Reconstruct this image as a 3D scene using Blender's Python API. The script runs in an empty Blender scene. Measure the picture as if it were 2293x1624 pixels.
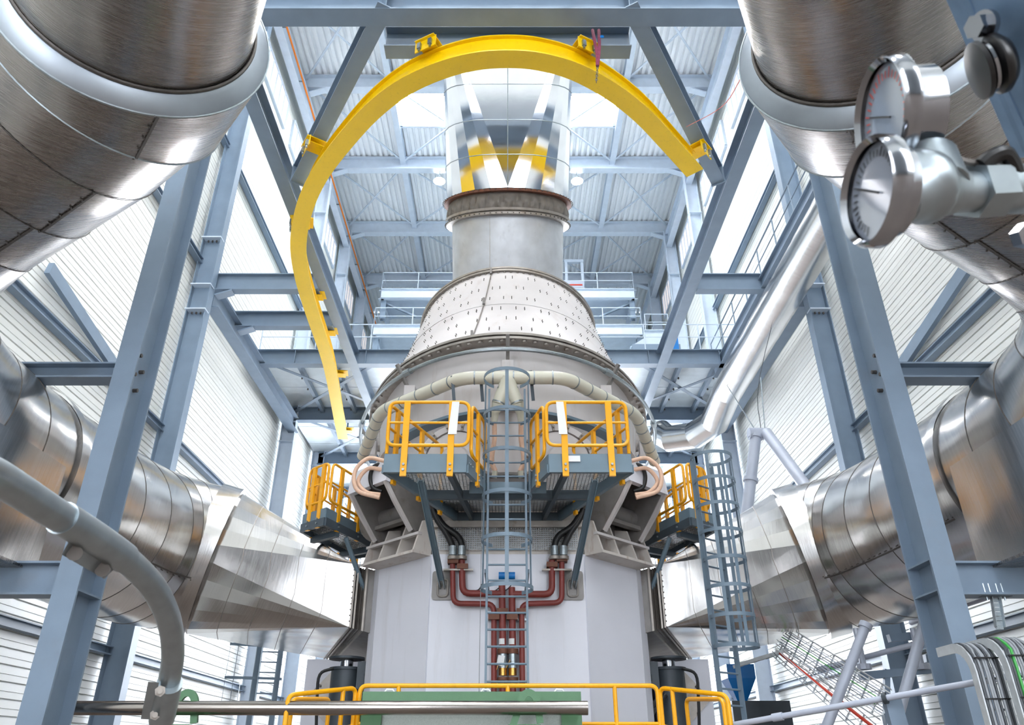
import bpy, math, random
from mathutils import Vector as V, Matrix
random.seed(7)
EYE = 1.6                                   # camera height over the floor; builders below work in metres relative to the eye
F_PX, CX, CY = 1687.0, 1137.0, 812.0
PITCH = math.atan(900/1687.0); CP, SP = math.cos(PITCH), math.sin(PITCH)
sc = bpy.context.scene
COL = sc.collection
# ---------------------------------------------------------------- camera
cd = bpy.data.cameras.new('camera'); cam = bpy.data.objects.new('camera', cd); COL.objects.link(cam)
cam.location = (0, 0, EYE); cam.rotation_euler = (math.pi/2 + PITCH, 0, 0)
cd.sensor_width = 36; cd.lens = F_PX/2293*36; cd.shift_x = (1146.5-CX)/2293; cd.clip_start = .05; cd.clip_end = 500
cd.dof.use_dof = True; cd.dof.focus_distance = 11; cd.dof.aperture_fstop = 11
sc.camera = cam
# ---------------------------------------------------------------- world, exposure
w = bpy.data.worlds.new('world'); sc.world = w; w.use_nodes = True
bg = w.node_tree.nodes['Background']; bg.inputs[0].default_value = (.80, .90, 1, 1); bg.inputs[1].default_value = 1.5
sc.view_settings.view_transform = 'Standard'; sc.view_settings.look = 'None'; sc.view_settings.gamma = 1
sc.view_settings.exposure = 0.82; sc.view_settings.use_curve_mapping = False
SKYLIGHT = 27.0                             # strength of the daylight in the opal skylight panes
WINDOW = 14.0  # glow of the back windows added to brighten the deck underside
# ---------------------------------------------------------------- pixel rays -> points on planes (eye-relative)
def ray(x, y):
    u = (x-CX)/F_PX; v = (CY-y)/F_PX
    return V((u, CP-v*SP, SP+v*CP))
def aX(x, y, X): d = ray(x, y); return d*(X/d.x)
def aY(x, y, Y): d = ray(x, y); return d*(Y/d.y)
def aZ(x, y, Z): d = ray(x, y); return d*(Z/d.z)
def aK(x, y, k): return ray(x, y)*k
# ---------------------------------------------------------------- materials
def lin(h):
    h = h.lstrip('#'); r = []
    for i in (0, 2, 4):
        c = int(h[i:i+2], 16)/255; r.append(c/12.92 if c <= .04045 else ((c+.055)/1.055)**2.4)
    return (*r, 1)
def mat(name, col, rough=.5, metal=0, var=.06, vscale=3.0, bump=0, bscale=40, stretch=None, emit=0, rvar=0, spec=.5, stain=None, stain_amt=.5, stain_scale=1.2, coat=0, trans=0, alpha=1):
    m = bpy.data.materials.new(name); m.use_nodes = True; nt = m.node_tree; N, L = nt.nodes, nt.links
    b = N['Principled BSDF']; c = lin(col)
    b.inputs['Roughness'].default_value = rough; b.inputs['Metallic'].default_value = metal
    b.inputs['Specular IOR Level'].default_value = spec; b.inputs['Coat Weight'].default_value = coat
    b.inputs['Transmission Weight'].default_value = trans
    b.inputs['Base Color'].default_value = c
    if emit: b.inputs['Emission Color'].default_value = c; b.inputs['Emission Strength'].default_value = emit
    tc = N.new('ShaderNodeTexCoord'); src = tc.outputs['Object']
    if stretch:
        mp = N.new('ShaderNodeMapping'); mp.inputs['Scale'].default_value = stretch; L.new(src, mp.inputs[0]); ssrc = mp.outputs[0]
    else: ssrc = src
    if var:
        n = N.new('ShaderNodeTexNoise'); n.inputs['Scale'].default_value = vscale; n.inputs['Detail'].default_value = 5; L.new(src, n.inputs['Vector'])
        r = N.new('ShaderNodeValToRGB'); r.color_ramp.elements[0].position = .3; r.color_ramp.elements[1].position = .7
        r.color_ramp.elements[0].color = tuple(x*(1-var) for x in c[:3])+(1,); r.color_ramp.elements[1].color = tuple(min(1, x*(1+var)) for x in c[:3])+(1,)
        L.new(n.outputs[0], r.inputs[0]); out = r.outputs[0]
        if stain:
            n2 = N.new('ShaderNodeTexNoise'); n2.inputs['Scale'].default_value = stain_scale; n2.inputs['Detail'].default_value = 8; n2.inputs['Roughness'].default_value = .65; L.new(ssrc, n2.inputs['Vector'])
            r2 = N.new('ShaderNodeValToRGB'); r2.color_ramp.elements[0].position = .56; r2.color_ramp.elements[1].position = .78
            r2.color_ramp.elements[0].color = (0, 0, 0, 1); r2.color_ramp.elements[1].color = (stain_amt,)*3+(1,)
            L.new(n2.outputs[0], r2.inputs[0]); mx = N.new('ShaderNodeMix'); mx.data_type = 'RGBA'
            L.new(r2.outputs[0], mx.inputs[0]); L.new(out, mx.inputs[6]); mx.inputs[7].default_value = lin(stain); out = mx.outputs[2]
        L.new(out, b.inputs['Base Color'])
    if bump or rvar:
        n = N.new('ShaderNodeTexNoise'); n.inputs['Scale'].default_value = bscale; n.inputs['Detail'].default_value = 4; L.new(ssrc, n.inputs['Vector'])
        if bump:
            bp = N.new('ShaderNodeBump'); bp.inputs['Strength'].default_value = bump; bp.inputs['Distance'].default_value = .02; L.new(n.outputs[0], bp.inputs['Height']); L.new(bp.outputs[0], b.inputs['Normal'])
        if rvar:
            mr = N.new('ShaderNodeMapRange'); mr.inputs['To Min'].default_value = max(.03, rough-rvar); mr.inputs['To Max'].default_value = rough+rvar; L.new(n.outputs[0], mr.inputs[0]); L.new(mr.outputs[0], b.inputs['Roughness'])
    return m
def cladding(name, col, rough, dent=.13, axis=(0, 1, 0), grain=45):
    m = mat(name, col, rough, 1, var=.06, vscale=1.2)
    N, L = m.node_tree.nodes, m.node_tree.links; b = N['Principled BSDF']
    tc = N.new('ShaderNodeTexCoord'); n = N.new('ShaderNodeTexNoise'); n.inputs['Scale'].default_value = 1.5; n.inputs['Detail'].default_value = 0; L.new(tc.outputs['Object'], n.inputs['Vector'])
    bp = N.new('ShaderNodeBump'); bp.inputs['Strength'].default_value = dent; bp.inputs['Distance'].default_value = .25; L.new(n.outputs[0], bp.inputs['Height'])
    L.new(bp.outputs[0], b.inputs['Normal'])
    # brushed grain across the pipe axis: noise squeezed along AXIS
    dt = N.new('ShaderNodeVectorMath'); dt.operation = 'DOT_PRODUCT'; L.new(tc.outputs['Object'], dt.inputs[0]); dt.inputs[1].default_value = axis
    sc_ = N.new('ShaderNodeVectorMath'); sc_.operation = 'SCALE'; sc_.inputs[0].default_value = axis; ml = N.new('ShaderNodeMath'); ml.operation = 'MULTIPLY'; ml.inputs[1].default_value = grain; L.new(dt.outputs['Value'], ml.inputs[0]); L.new(ml.outputs[0], sc_.inputs['Scale'])
    ad = N.new('ShaderNodeVectorMath'); ad.operation = 'ADD'; L.new(tc.outputs['Object'], ad.inputs[0]); L.new(sc_.outputs[0], ad.inputs[1])
    n2 = N.new('ShaderNodeTexNoise'); n2.inputs['Scale'].default_value = 1.6; n2.inputs['Detail'].default_value = 4; L.new(ad.outputs[0], n2.inputs['Vector'])
    mr = N.new('ShaderNodeMapRange'); mr.inputs['From Min'].default_value = .3; mr.inputs['From Max'].default_value = .7; mr.inputs['To Min'].default_value = rough-.025; mr.inputs['To Max'].default_value = rough+.03; L.new(n2.outputs[0], mr.inputs[0]); L.new(mr.outputs[0], b.inputs['Roughness'])
    src = b.inputs['Base Color'].links[0].from_socket; mg = N.new('ShaderNodeMix'); mg.data_type = 'RGBA'; mg.blend_type = 'MULTIPLY'; mg.inputs[0].default_value = 1
    m2 = N.new('ShaderNodeMapRange'); m2.inputs['From Min'].default_value = .3; m2.inputs['From Max'].default_value = .7; m2.inputs['To Min'].default_value = .91; m2.inputs['To Max'].default_value = 1.04; L.new(n2.outputs[0], m2.inputs[0])
    cb = N.new('ShaderNodeCombineColor'); [L.new(m2.outputs[0], cb.inputs[k]) for k in range(3)]
    L.new(src, mg.inputs[6]); L.new(cb.outputs[0], mg.inputs[7]); L.new(mg.outputs[2], b.inputs['Base Color'])
    return m
M = dict(
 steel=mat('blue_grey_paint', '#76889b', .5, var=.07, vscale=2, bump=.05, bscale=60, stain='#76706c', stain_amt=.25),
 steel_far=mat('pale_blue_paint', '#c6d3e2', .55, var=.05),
 yellow=mat('signal_yellow_paint', '#eec400', .36, var=.03, vscale=2, stain='#5c4a10', stain_amt=.25, stain_scale=14),
 rail=mat('rail_yellow_paint', '#f2ab0c', .35, var=.03, vscale=5, stain='#5c4410', stain_amt=.25, stain_scale=12),
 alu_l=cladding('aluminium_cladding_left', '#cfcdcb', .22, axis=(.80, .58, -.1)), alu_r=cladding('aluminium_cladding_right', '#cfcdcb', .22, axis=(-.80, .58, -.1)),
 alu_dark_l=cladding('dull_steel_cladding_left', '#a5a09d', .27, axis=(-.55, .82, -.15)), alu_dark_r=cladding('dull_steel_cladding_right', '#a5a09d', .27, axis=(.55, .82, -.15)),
 alu_pipe=cladding('pipe_jacket', '#c9c9c9', .24, .03),
 mirror=mat('mirror_sheet', '#dcdfe4', .10, 1, var=.03, bump=.02, bscale=3),
 galv=mat('galvanised_steel', '#98a1a6', .36, .9, var=.10, vscale=22, rvar=.08, bscale=22),
 chrome=mat('chrome', '#9a9da3', .12, 1, var=.02),
 polished=mat('polished_rod', '#9d9792', .2, 1, var=.03, rvar=.05, bscale=60),
 stackgrey=mat('bare_stack_steel', '#bcc0c6', .42, .35, var=.12, vscale=2.5, stain='#6f7073', stain_amt=.5, stain_scale=2, stretch=(1, 1, .4)),
 white=mat('white_shell_paint', '#cac6c6', .5, var=.05, vscale=1.2, stain='#93745c', stain_amt=.35, stain_scale=1.6, stretch=(1.6, 1.6, .35), bump=.05, bscale=8),
 chamber=mat('chamber_paint', '#d9dbe4', .55, var=.03, vscale=1, stain='#a7a29d', stain_amt=.25, stain_scale=1.3, stretch=(2.5, 2.5, .3)),
 cast=mat('worn_casting_grey', '#7d7a78', .5, .2, var=.12, vscale=4, stain='#5b4433', stain_amt=.6, stain_scale=3, bump=.12, bscale=12),
 flange=mat('flange_steel', '#9a948e', .45, .5, var=.15, vscale=5, stain='#6b4a33', stain_amt=.7, stain_scale=3),
 bolt=mat('dark_bolts', '#5f5b58', .45, .6, var=.15, vscale=20),
 rust=mat('rusty_flange', '#6e4636', .6, .3, var=.2, vscale=12),
 fabric=mat('expansion_fabric', '#77726d', .6, .2, var=.2, vscale=4, bump=.25, bscale=9),
 stained=mat('rust_stained_paint', '#c9c3bd', .55, var=.08, vscale=2, stain='#8a5a3c', stain_amt=.8, stain_scale=2.2, stretch=(2, 2, .5)),
 dark=mat('dark_platform_steel', '#46535d', .5, .1, var=.08, vscale=4),
 toe=mat('platform_blue_grey', '#677c8a', .5, var=.08, vscale=3),
 ladder=mat('ladder_paint', '#6b7e8e', .48, var=.06, vscale=5),
 grate=mat('grating_steel', '#8d9296', .4, .8, var=.12, vscale=8),
 cream=mat('cream_plastic', '#cfcdbd', .35, var=.03, spec=.5),
 red=mat('oxide_red_paint', '#7c332e', .5, var=.1, vscale=8),
 rubber=mat('black_rubber', '#17181a', .45, var=.1),
 peach=mat('peach_hose', '#e6c0a6', .4, var=.06, vscale=20, bump=.1, bscale=90),
 blue=mat('blue_plastic', '#1170b8', .35),
 brass=mat('brass', '#b98a4a', .25, 1),
 green=mat('machine_green_paint', '#4f7a57', .45, var=.06, vscale=6, bump=.08, bscale=90),
 grpanel=mat('grey_flecked_panel', '#a9b2ae', .5, var=.2, vscale=160),
 glass=mat('gauge_glass', '#f0f4f8', .04, var=0, coat=1),
 dial=mat('dial_card', '#858d9b', .05, var=.05, vscale=20, coat=1),
 black=mat('black_plastic', '#0c0c0e', .3, var=0),
 siding=mat('white_siding', '#e8eae7', .42, var=.02, vscale=.6),
 deck=mat('roof_deck_steel', '#f1f6fb', .45, var=.02),
 floor=mat('floor_concrete', '#7a6e66', .7, var=.1, vscale=.5),
 back=mat('back_panel', '#dbe7ee', .5, var=.05),
 pane=mat('pinkish_pane', '#f0e4df', .3, var=0, emit=.35),
 sky=mat('skylight_opal', '#ffffff', .4, var=0, emit=SKYLIGHT),
 win=mat('window_daylight', '#f4f8ff', .4, var=0, emit=WINDOW),  # emitter for the added back windows
 fwin=mat('front_window_daylight', '#f4f8ff', .4, var=0, emit=8.0),  # emitter for the added, unseen front windows
 lamp=mat('lamp_glow', '#fffdf6', .4, var=0, emit=160),
 orange=mat('orange_conduit', '#f08424', .4, emit=0),
 sling=mat('purple_red_sling', '#7c2f4a', .8, var=.2, vscale=20, bump=.4, bscale=60),
 lip=mat('zinc_sheet', '#98a0a8', .42, .8, var=.06, vscale=3),
 tray=mat('zinc_tray', '#c3c9cd', .4, .2, var=.1, vscale=10),
 bracket=mat('blue_steel_plate', '#7f9cbb', .35, .4, var=.15, vscale=18, rvar=.1, bscale=30),
 door=mat('roller_door_grey', '#8d9399', .5, var=.04),  # for the added, unseen door that greys the mirror reflection
 paper=mat('white_tag', '#e4e6e8', .6, var=.03),
 cable=mat('grey_cable', '#8d9298', .5, var=.1),
 cabled=mat('dark_cable', '#3d4248', .5, var=.1),
 cableg=mat('green_cable', '#3fa04a', .5),
 redc=mat('red_cable', '#c4402e', .5),
 tube=mat('pale_tube_paint', '#aeb5c4', .4, .1, var=.05),
 darkeq=mat('dark_machine', '#3a4249', .5, .2, var=.1),
)
# ---------------------------------------------------------------- mesh builder
def uvec(a): return a.normalized()
class MB:
    def __init__(s): s.v = []; s.f = []
    def add(s, vs, fs):
        o = len(s.v); s.v += [V(x) for x in vs]; s.f += [tuple(i+o for i in f) for f in fs]; return s
    def box(s, c, d, R=None):
        c = V(c); q = []
        for x in (-.5, .5):
            for y in (-.5, .5):
                for z in (-.5, .5):
                    p = V((x*d[0], y*d[1], z*d[2])); q.append(c+(R @ p if R else p))
        return s.add(q, [(0, 1, 3, 2), (4, 6, 7, 5), (0, 4, 5, 1), (2, 3, 7, 6), (0, 2, 6, 4), (1, 5, 7, 3)])
    def bar(s, a, b, w, h, up=(0, 0, 1)):
        return s.sweep([a, b], [(-w/2, -h/2), (w/2, -h/2), (w/2, h/2), (-w/2, h/2)], up)
    def sweep(s, path, prof, up=(0, 0, 1), closed=False, caps=True):
        path = [V(p) for p in path]; n = len(path); m = len(prof); up = V(up); vs = []
        for i, p in enumerate(path):
            a = path[i-1] if (i > 0 or closed) else p; b = path[(i+1) % n] if (i < n-1 or closed) else p
            t = (uvec(p-a) if (p-a).length > 1e-9 else V())+(uvec(b-p) if (b-p).length > 1e-9 else V())
            t = uvec(t); l = t.cross(up)
            if l.length < 1e-4: l = t.cross(V((0, 1, 0)))
            l = uvec(l); u = l.cross(t)
            vs += [p+l*x+u*y for x, y in prof]
        fs = []
        for i in range(n if closed else n-1):
            j = (i+1) % n
            for k in range(m):
                k2 = (k+1) % m; fs.append((i*m+k, i*m+k2, j*m+k2, j*m+k))
        if caps and not closed: fs += [tuple(range(m))[::-1], tuple(range((n-1)*m, n*m))]
        return s.add(vs, fs)
    def ib(s, a, b, h=.6, w=.3, up=(0, 0, 1), tf=.028, tw=.016, mid=False):
        y0 = -h/2 if mid else 0
        P = [(-w/2, 0), (w/2, 0), (w/2, tf), (tw/2, tf), (tw/2, h-tf), (w/2, h-tf), (w/2, h), (-w/2, h), (-w/2, h-tf), (-tw/2, h-tf), (-tw/2, tf), (-w/2, tf)]
        return s.sweep([a, b] if not isinstance(a, list) else a, [(x, y+y0) for x, y in P], up)
    def tube(s, path, r, n=10, closed=False, caps=True):
        path = [V(p) for p in path]; N = len(path); rs = r if isinstance(r, (list, tuple)) else [r]*N
        ts = []
        for i, p in enumerate(path):
            a = path[i-1] if (i > 0 or closed) else p; b = path[(i+1) % N] if (i < N-1 or closed) else p
            t = (uvec(p-a) if (p-a).length > 1e-9 else V())+(uvec(b-p) if (b-p).length > 1e-9 else V()); ts.append(uvec(t))
        e = ts[0].orthogonal().normalized(); rings = []
        for i, p in enumerate(path):
            if i: e = ts[i-1].rotation_difference(ts[i]) @ e
            f = ts[i].cross(e); rings.append([p+(e*math.cos(q*2*math.pi/n)+f*math.sin(q*2*math.pi/n))*rs[i] for q in range(n)])
        return s.loft(rings, closed, caps)
    def loft(s, rings, closed=False, caps=True, wrap=True):
        m = len(rings[0]); N = len(rings); vs = [p for r in rings for p in r]; fs = []
        for i in range(N if closed else N-1):
            j = (i+1) % N
            for k in range(m if wrap else m-1):
                k2 = (k+1) % m; fs.append((i*m+k, i*m+k2, j*m+k2, j*m+k))
        if caps and not closed and wrap: fs += [tuple(range(m))[::-1], tuple(range((N-1)*m, N*m))]
        return s.add(vs, fs)
    def cyl(s, a, b, r, n=16, r2=None): return s.tube([a, b], [r, r if r2 is None else r2], n)
    def prism(s, poly, d):
        poly = [V(p) for p in poly]; d = V(d); m = len(poly)
        return s.add(poly+[p+d for p in poly], [tuple(range(m))[::-1], tuple(range(m, 2*m))]+[(i, (i+1) % m, m+(i+1) % m, m+i) for i in range(m)])
    def plate(s, quad, t):
        q = [V(p) for p in quad]; n = uvec((q[1]-q[0]).cross(q[2]-q[0])); return s.prism([p-n*t/2 for p in q], n*t)
    def bolt(s, p, n, r=.02, h=.02):
        n = uvec(V(n)); return s.cyl(V(p)-n*.005, V(p)+n*h, r, 6)
def base_of(root):
    z = V((0, 0, 0)); o = root
    while o is not None: z += V(o.location); o = o.parent
    return z
def obj(name, mb, m, parent=None, smooth=35, kind=None, label=None):
    me = bpy.data.meshes.new(name); off = base_of(parent) if parent else V()
    me.from_pydata([tuple(p-off) for p in mb.v], [], mb.f); me.validate(); me.update()
    if m: me.materials.append(M[m] if isinstance(m, str) else m)
    if smooth:
        me.shade_smooth(); me.set_sharp_from_angle(angle=math.radians(smooth))
    o = bpy.data.objects.new(name, me); COL.objects.link(o)
    if parent: o.parent = parent
    if kind: o['kind'] = kind
    if label: o['label'] = label
    return o
def thing(name, label, cat, loc=(0, 0, 0), group=None):
    o = bpy.data.objects.new(name, None); COL.objects.link(o); o.location = loc; o.empty_display_size = .2
    o['label'] = label; o['category'] = cat; o['kind'] = 'thing'
    if group: o['group'] = group
    return o
def solo(name, label, cat, mb, m, smooth=35, group=None):
    n = len(mb.v); c = V((sum(p.x for p in mb.v)/n, sum(p.y for p in mb.v)/n, min(p.z for p in mb.v)))
    me = MB(); me.v = [p-c for p in mb.v]; me.f = mb.f
    o = obj(name, me, m, None, smooth); o.location = c; o['label'] = label; o['category'] = cat; o['kind'] = 'thing'
    if group: o['group'] = group
    return o
def share(o, parent, shift):          # a copy of a part, same mesh data, shifted
    c = o.copy(); COL.objects.link(c); c.parent = parent; c.location = V(o.location)+V(shift); return c
def structure(name, mb, m, parent=None, smooth=0):
    o = obj(name, mb, m, parent, smooth)
    if not parent: o['kind'] = 'structure'
    return o
def fillet(path, r, n=4, closed=False):
    P = [V(p) for p in path]; out = []; N = len(P)
    for i, p in enumerate(P):
        if not closed and i in (0, N-1): out.append(p); continue
        a, b = P[i-1], P[(i+1) % N]; da, db = (a-p), (b-p); d = min(r, da.length*.45, db.length*.45)
        s0, s1 = p+uvec(da)*d, p+uvec(db)*d
        for k in range(n+1):
            t = k/n; out.append(s0*(1-t)**2+p*2*t*(1-t)+s1*t*t)
    return out
def catmull(P, n=6):
    P = [V(p) for p in P]; Q = [P[0]*2-P[1]]+P+[P[-1]*2-P[-2]]; out = []
    for i in range(1, len(Q)-2):
        a, b, c, d = Q[i-1], Q[i], Q[i+1], Q[i+2]
        for k in range(n):
            t = k/n; out.append(.5*((2*b)+(c-a)*t+(2*a-5*b+4*c-d)*t*t+(3*b-a-3*c+d)*t**3))
    return out+[P[-1]]
def mir(p): p = V(p); return V((-p.x, p.y, p.z))
SIDES = ((1, 'left'), (-1, 'right'))
def sx(p, s): p = V(p); return V((p.x*s, p.y, p.z))   # s=+1 keeps the left-hand coordinates, -1 mirrors them to the right
def ell(cx, cy, z, a, b, n=96, ph=0): return [V((cx+a*math.sin(2*math.pi*k/n+ph), cy-b*math.cos(2*math.pi*k/n+ph), z)) for k in range(n)]
# ================================================================ THE SETTING
ZF, AX_, YF = 13.2, 5.78, 10.06             # underside of the support frame, its half width, its front line
WX, YB, ZR, Y0 = 9.9, 46.0, 28.6, -14.0      # walls, back wall, roof, front end of the hall as built
FL = -EYE
floor = structure('floor', MB().box((0, (YB+Y0)/2, FL-.1), (2*WX+.6, YB-Y0+.6, .2)), 'floor')
def plank_wall(name, s):
    root = structure(name, MB().box((s*(WX+.17), (YB+Y0)/2, (ZR+FL)/2), (.1, YB-Y0, ZR-FL)), 'siding')
    h = .302; pr = [(0, 0), (.03, 0), (.03, .026), (.1, .032), (.1, .142), (.075, .146), (.075, .156), (.1, .16), (.1, h-.004), (0, h-.004)]
    mb = MB().sweep([(0, Y0, 0), (0, YB, 0)], [(-s*x, z) for x, z in pr] if s > 0 else [(-s*x, z) for x, z in pr][::-1])
    first = obj('siding_plank', mb, 'siding', root, 0); first.location = (s*(WX+.12), 0, FL)
    for k in range(1, int((ZR-FL)/h)): share(first, root, (0, 0, k*h))
    return root
wl = plank_wall('wall_left', -1); wr = plank_wall('wall_right', 1)
wb = structure('wall_back', MB().box((0, YB+.1, (ZR+FL)/2), (2*WX+.4, .1, ZR-FL)), 'back')
for k in range(20):
    q = obj('back_panel', MB().box((-9.4+k*.99, YB+.02, (ZR+FL)/2), (.97, .06, ZR-FL-.1)), 'back', wb, 0)
ceil = structure('ceiling', MB().box((0, (YB+Y0)/2, ZR+.3), (2*WX+.6, YB-Y0, .1)), 'deck')
def sheet_mesh(L):
    pr = []; p = .3
    for r in range(4):
        x = r*p; pr += [(x, 0), (x+.14, 0), (x+.18, .13), (x+.26, .13)]
    pr += [(1.2, 0)]; mb = MB()
    mb.v = [V((x, y, z)) for y in (0, L) for x, z in pr]; n = len(pr)
    mb.f = [(i, i+1, n+i+1, n+i) for i in range(n-1)]
    return mb
sh0 = None; bays = [-14.2+10.05*i for i in range(6)]
for x in range(17):
    for y in bays:
        if sh0 is None:
            sh0 = obj('roof_sheet', sheet_mesh(10.04), 'deck', ceil, 0); sh0.location = (-10.1, bays[0], ZR); b0 = V(sh0.location)
        else: share(sh0, ceil, (x*1.19, y-bays[0], 0))
n = 0
wf = structure('wall_front', MB().box((0, Y0-.1, (ZR+FL)/2), (2*WX+.4, .1, ZR-FL)), 'siding')  # unseen front wall, added for light and reflections
for y in (-6.0, 4.4, 14.8, 25.2):
    for s in (-1, 1):
        n += 1; x0, x1 = s*2.25, s*5.35; cx = (x0+x1)/2
        fr = MB()
        for a in ((cx, y, 3.3, .12), (cx, y+2.7, 3.3, .12)): fr.box((a[0], a[1], ZR-.12), (a[2], a[3], .3))
        for a in (x0, x1): fr.box((a, y+1.35, ZR-.12), (.12, 2.7, .3))
        r = structure('window_%d' % n, fr, 'steel_far')
        obj('pane', MB().box((cx, y+1.35, ZR-.12), (3.0, 2.62, .03)), 'sky', r, 0)
# clerestory strips under the eaves, seven panes to a bay
for s in (-1, 1):
    for yb in (19.9, 25.1, 30.5, 35.9, 41.1):
        n += 1; y0, y1 = yb+.35, yb+4.5; X = s*(WX-.03); fr = MB()
        for z in (24.7, 26.25): fr.box((X, (y0+y1)/2, z), (.14, y1-y0, .1))
        for k in range(8): fr.box((X, y0+(y1-y0)*k/7, 25.48), (.12, .05 if 0 < k < 7 else .1, 1.5))
        r = structure('window_%d' % n, fr, 'steel_far')
        for k in range(7): obj('pane', MB().box((X, y0+(y1-y0)*(k+.5)/7, 25.48), (.04, (y1-y0)/7-.06, 1.46)), 'pane', r, 0)
# glowing windows added low in the back wall to light under the deck
for k in range(6):
    n += 1; x = -8.2+k*3.28; fr = MB()
    for z in (3.0, 12.4): fr.box((x, YB-.05, z), (3.0, .14, .14))
    for q in range(5): fr.box((x-1.45+q*.725, YB-.05, 7.7), (.06, .14, 9.4))
    for z in (5.4, 7.7, 10.1): fr.box((x, YB-.05, z), (3, .12, .06))
    r = structure('window_%d' % n, fr, 'dark')
    obj('pane', MB().box((x, YB-.03, 7.7), (2.86, .03, 9.3)), 'win', r, 0)
# unseen roller door and glowing tall glazing, added in front for light and reflections
dr = structure('door_1', MB().box((0, Y0+.02, 5.5), (9, .1, 14.2)), 'door')
for k in range(28): obj('slat', MB().box((0, Y0+.09, FL+.3+k*.5), (8.8, .04, .46)), 'door', dr, 0)
for x in (-7.2, 7.2):
    n += 1; z0, z1 = .5, 16; fr = MB(); w_ = 4.2
    for z in (z0, z1, 5.6, 10.8): fr.box((x, Y0+.03, z), (w_, .14, .14))
    for q in range(4): fr.box((x-w_/2+q*w_/3, Y0+.03, (z0+z1)/2), (.08, .14, z1-z0))
    r = structure('window_%d' % n, fr, 'steel')
    obj('pane', MB().box((x, Y0+.01, (z0+z1)/2), (w_-.1, .03, z1-z0-.1)), 'fwin', r, 0)
# ================================================================ STRUCTURAL STEEL
def steel(name, label, cat, mb, m='steel', group=None): return solo(name, label, cat, mb, m, 0, group)
for s, nm in SIDES:                                     # front columns
    r = thing('steel_column', 'tall blue-grey I-section column standing in front on the %s of the furnace' % nm, 'column', (-s*AX_, YF+.35, FL))
    obj('shaft', MB().ib(sx((-AX_, YF+.35, FL), s), sx((-AX_, YF+.35, ZF-.01), s), .68, .32, (0, 1, 0), mid=True, tf=.035, tw=.02), 'steel', r, 0)
    for z in (2.02, 2.42): obj('stiffener_plate', MB().box(sx((-AX_+.08, YF+.35, z), s), (.15, .62, .025)), 'steel', r, 0)
    for q, (yy, z) in enumerate(((.25, 5.62), (.42, 5.42), (.22, 5.28), (.38, 5.08))):
        obj('bolt', MB().bolt(sx((-AX_+.012, YF+yy, z), s), (s, 0, 0), .032, .07), 'bolt', r, 0)
    for z, h, lab in ((5.2, .26, 'upper slim'), (1.98, .44, 'lower deep')):
        steel('tie_beam', '%s blue-grey tie beam from the %s front column out to the side wall' % (lab, nm), 'beam', MB().ib(sx((-AX_-.16, YF+.3, z), s), sx((-WX+.1, YF+.3, z), s), h, .3))
    # long and diagonal frame members
    steel('frame_beam', 'long blue-grey frame beam running back over the %s of the furnace' % nm, 'beam', MB().ib(sx((-AX_, YF+.25, ZF-.008), s), sx((-AX_, 29.8, ZF-.008), s), .56, .34))
    A, B = aZ(845, 52, ZF), aZ(667, 408, ZF); A, B = A+uvec(A-B)*.45, B-uvec(A-B)*.12
    r = thing('diagonal_beam', 'blue-grey diagonal beam of the octagonal frame, %s of the mirror-clad duct' % nm, 'beam', sx((A+B)/2, s))
    obj('beam_body', MB().ib(sx(A, s)+V((0, 0, .013)), sx(B, s)+V((0, 0, .013)), .54, .34), 'steel', r, 0)
    d = uvec(sx(A-B, s))
    obj('end_plate', MB().bar(sx(B, s)+d*.05-V((0, 0, .02)), sx(B, s)+d*.05+V((0, 0, .6)), .36, .03, d), 'steel', r, 0)
steel('frame_beam', 'wide blue-grey beam crossing the top of the picture between the two front columns', 'beam', MB().ib((-AX_, YF, ZF), (AX_, YF, ZF), .6, .42))
y2 = aZ(1137, 117, ZF).y; x2 = abs(aZ(862, 117, ZF).x)
steel('cross_beam', 'dark blue-grey cross beam just behind the front beam, above the yellow arch', 'beam', MB().ib((-x2, y2, ZF), (x2, y2, ZF), .6, .34))
for k, x in enumerate((-4.2, -2.2, 1.3, 3.2)):
    steel('walkway_joist', 'blue-grey joist above the front beam, %s' % ('next to the left duct', 'left of the mirror duct', 'right of the mirror duct', 'next to the right duct')[k], 'joist', MB().bar((x, YF-.9, ZF+.75), (x, YF+.2, ZF+.75), .14, .26))
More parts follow.
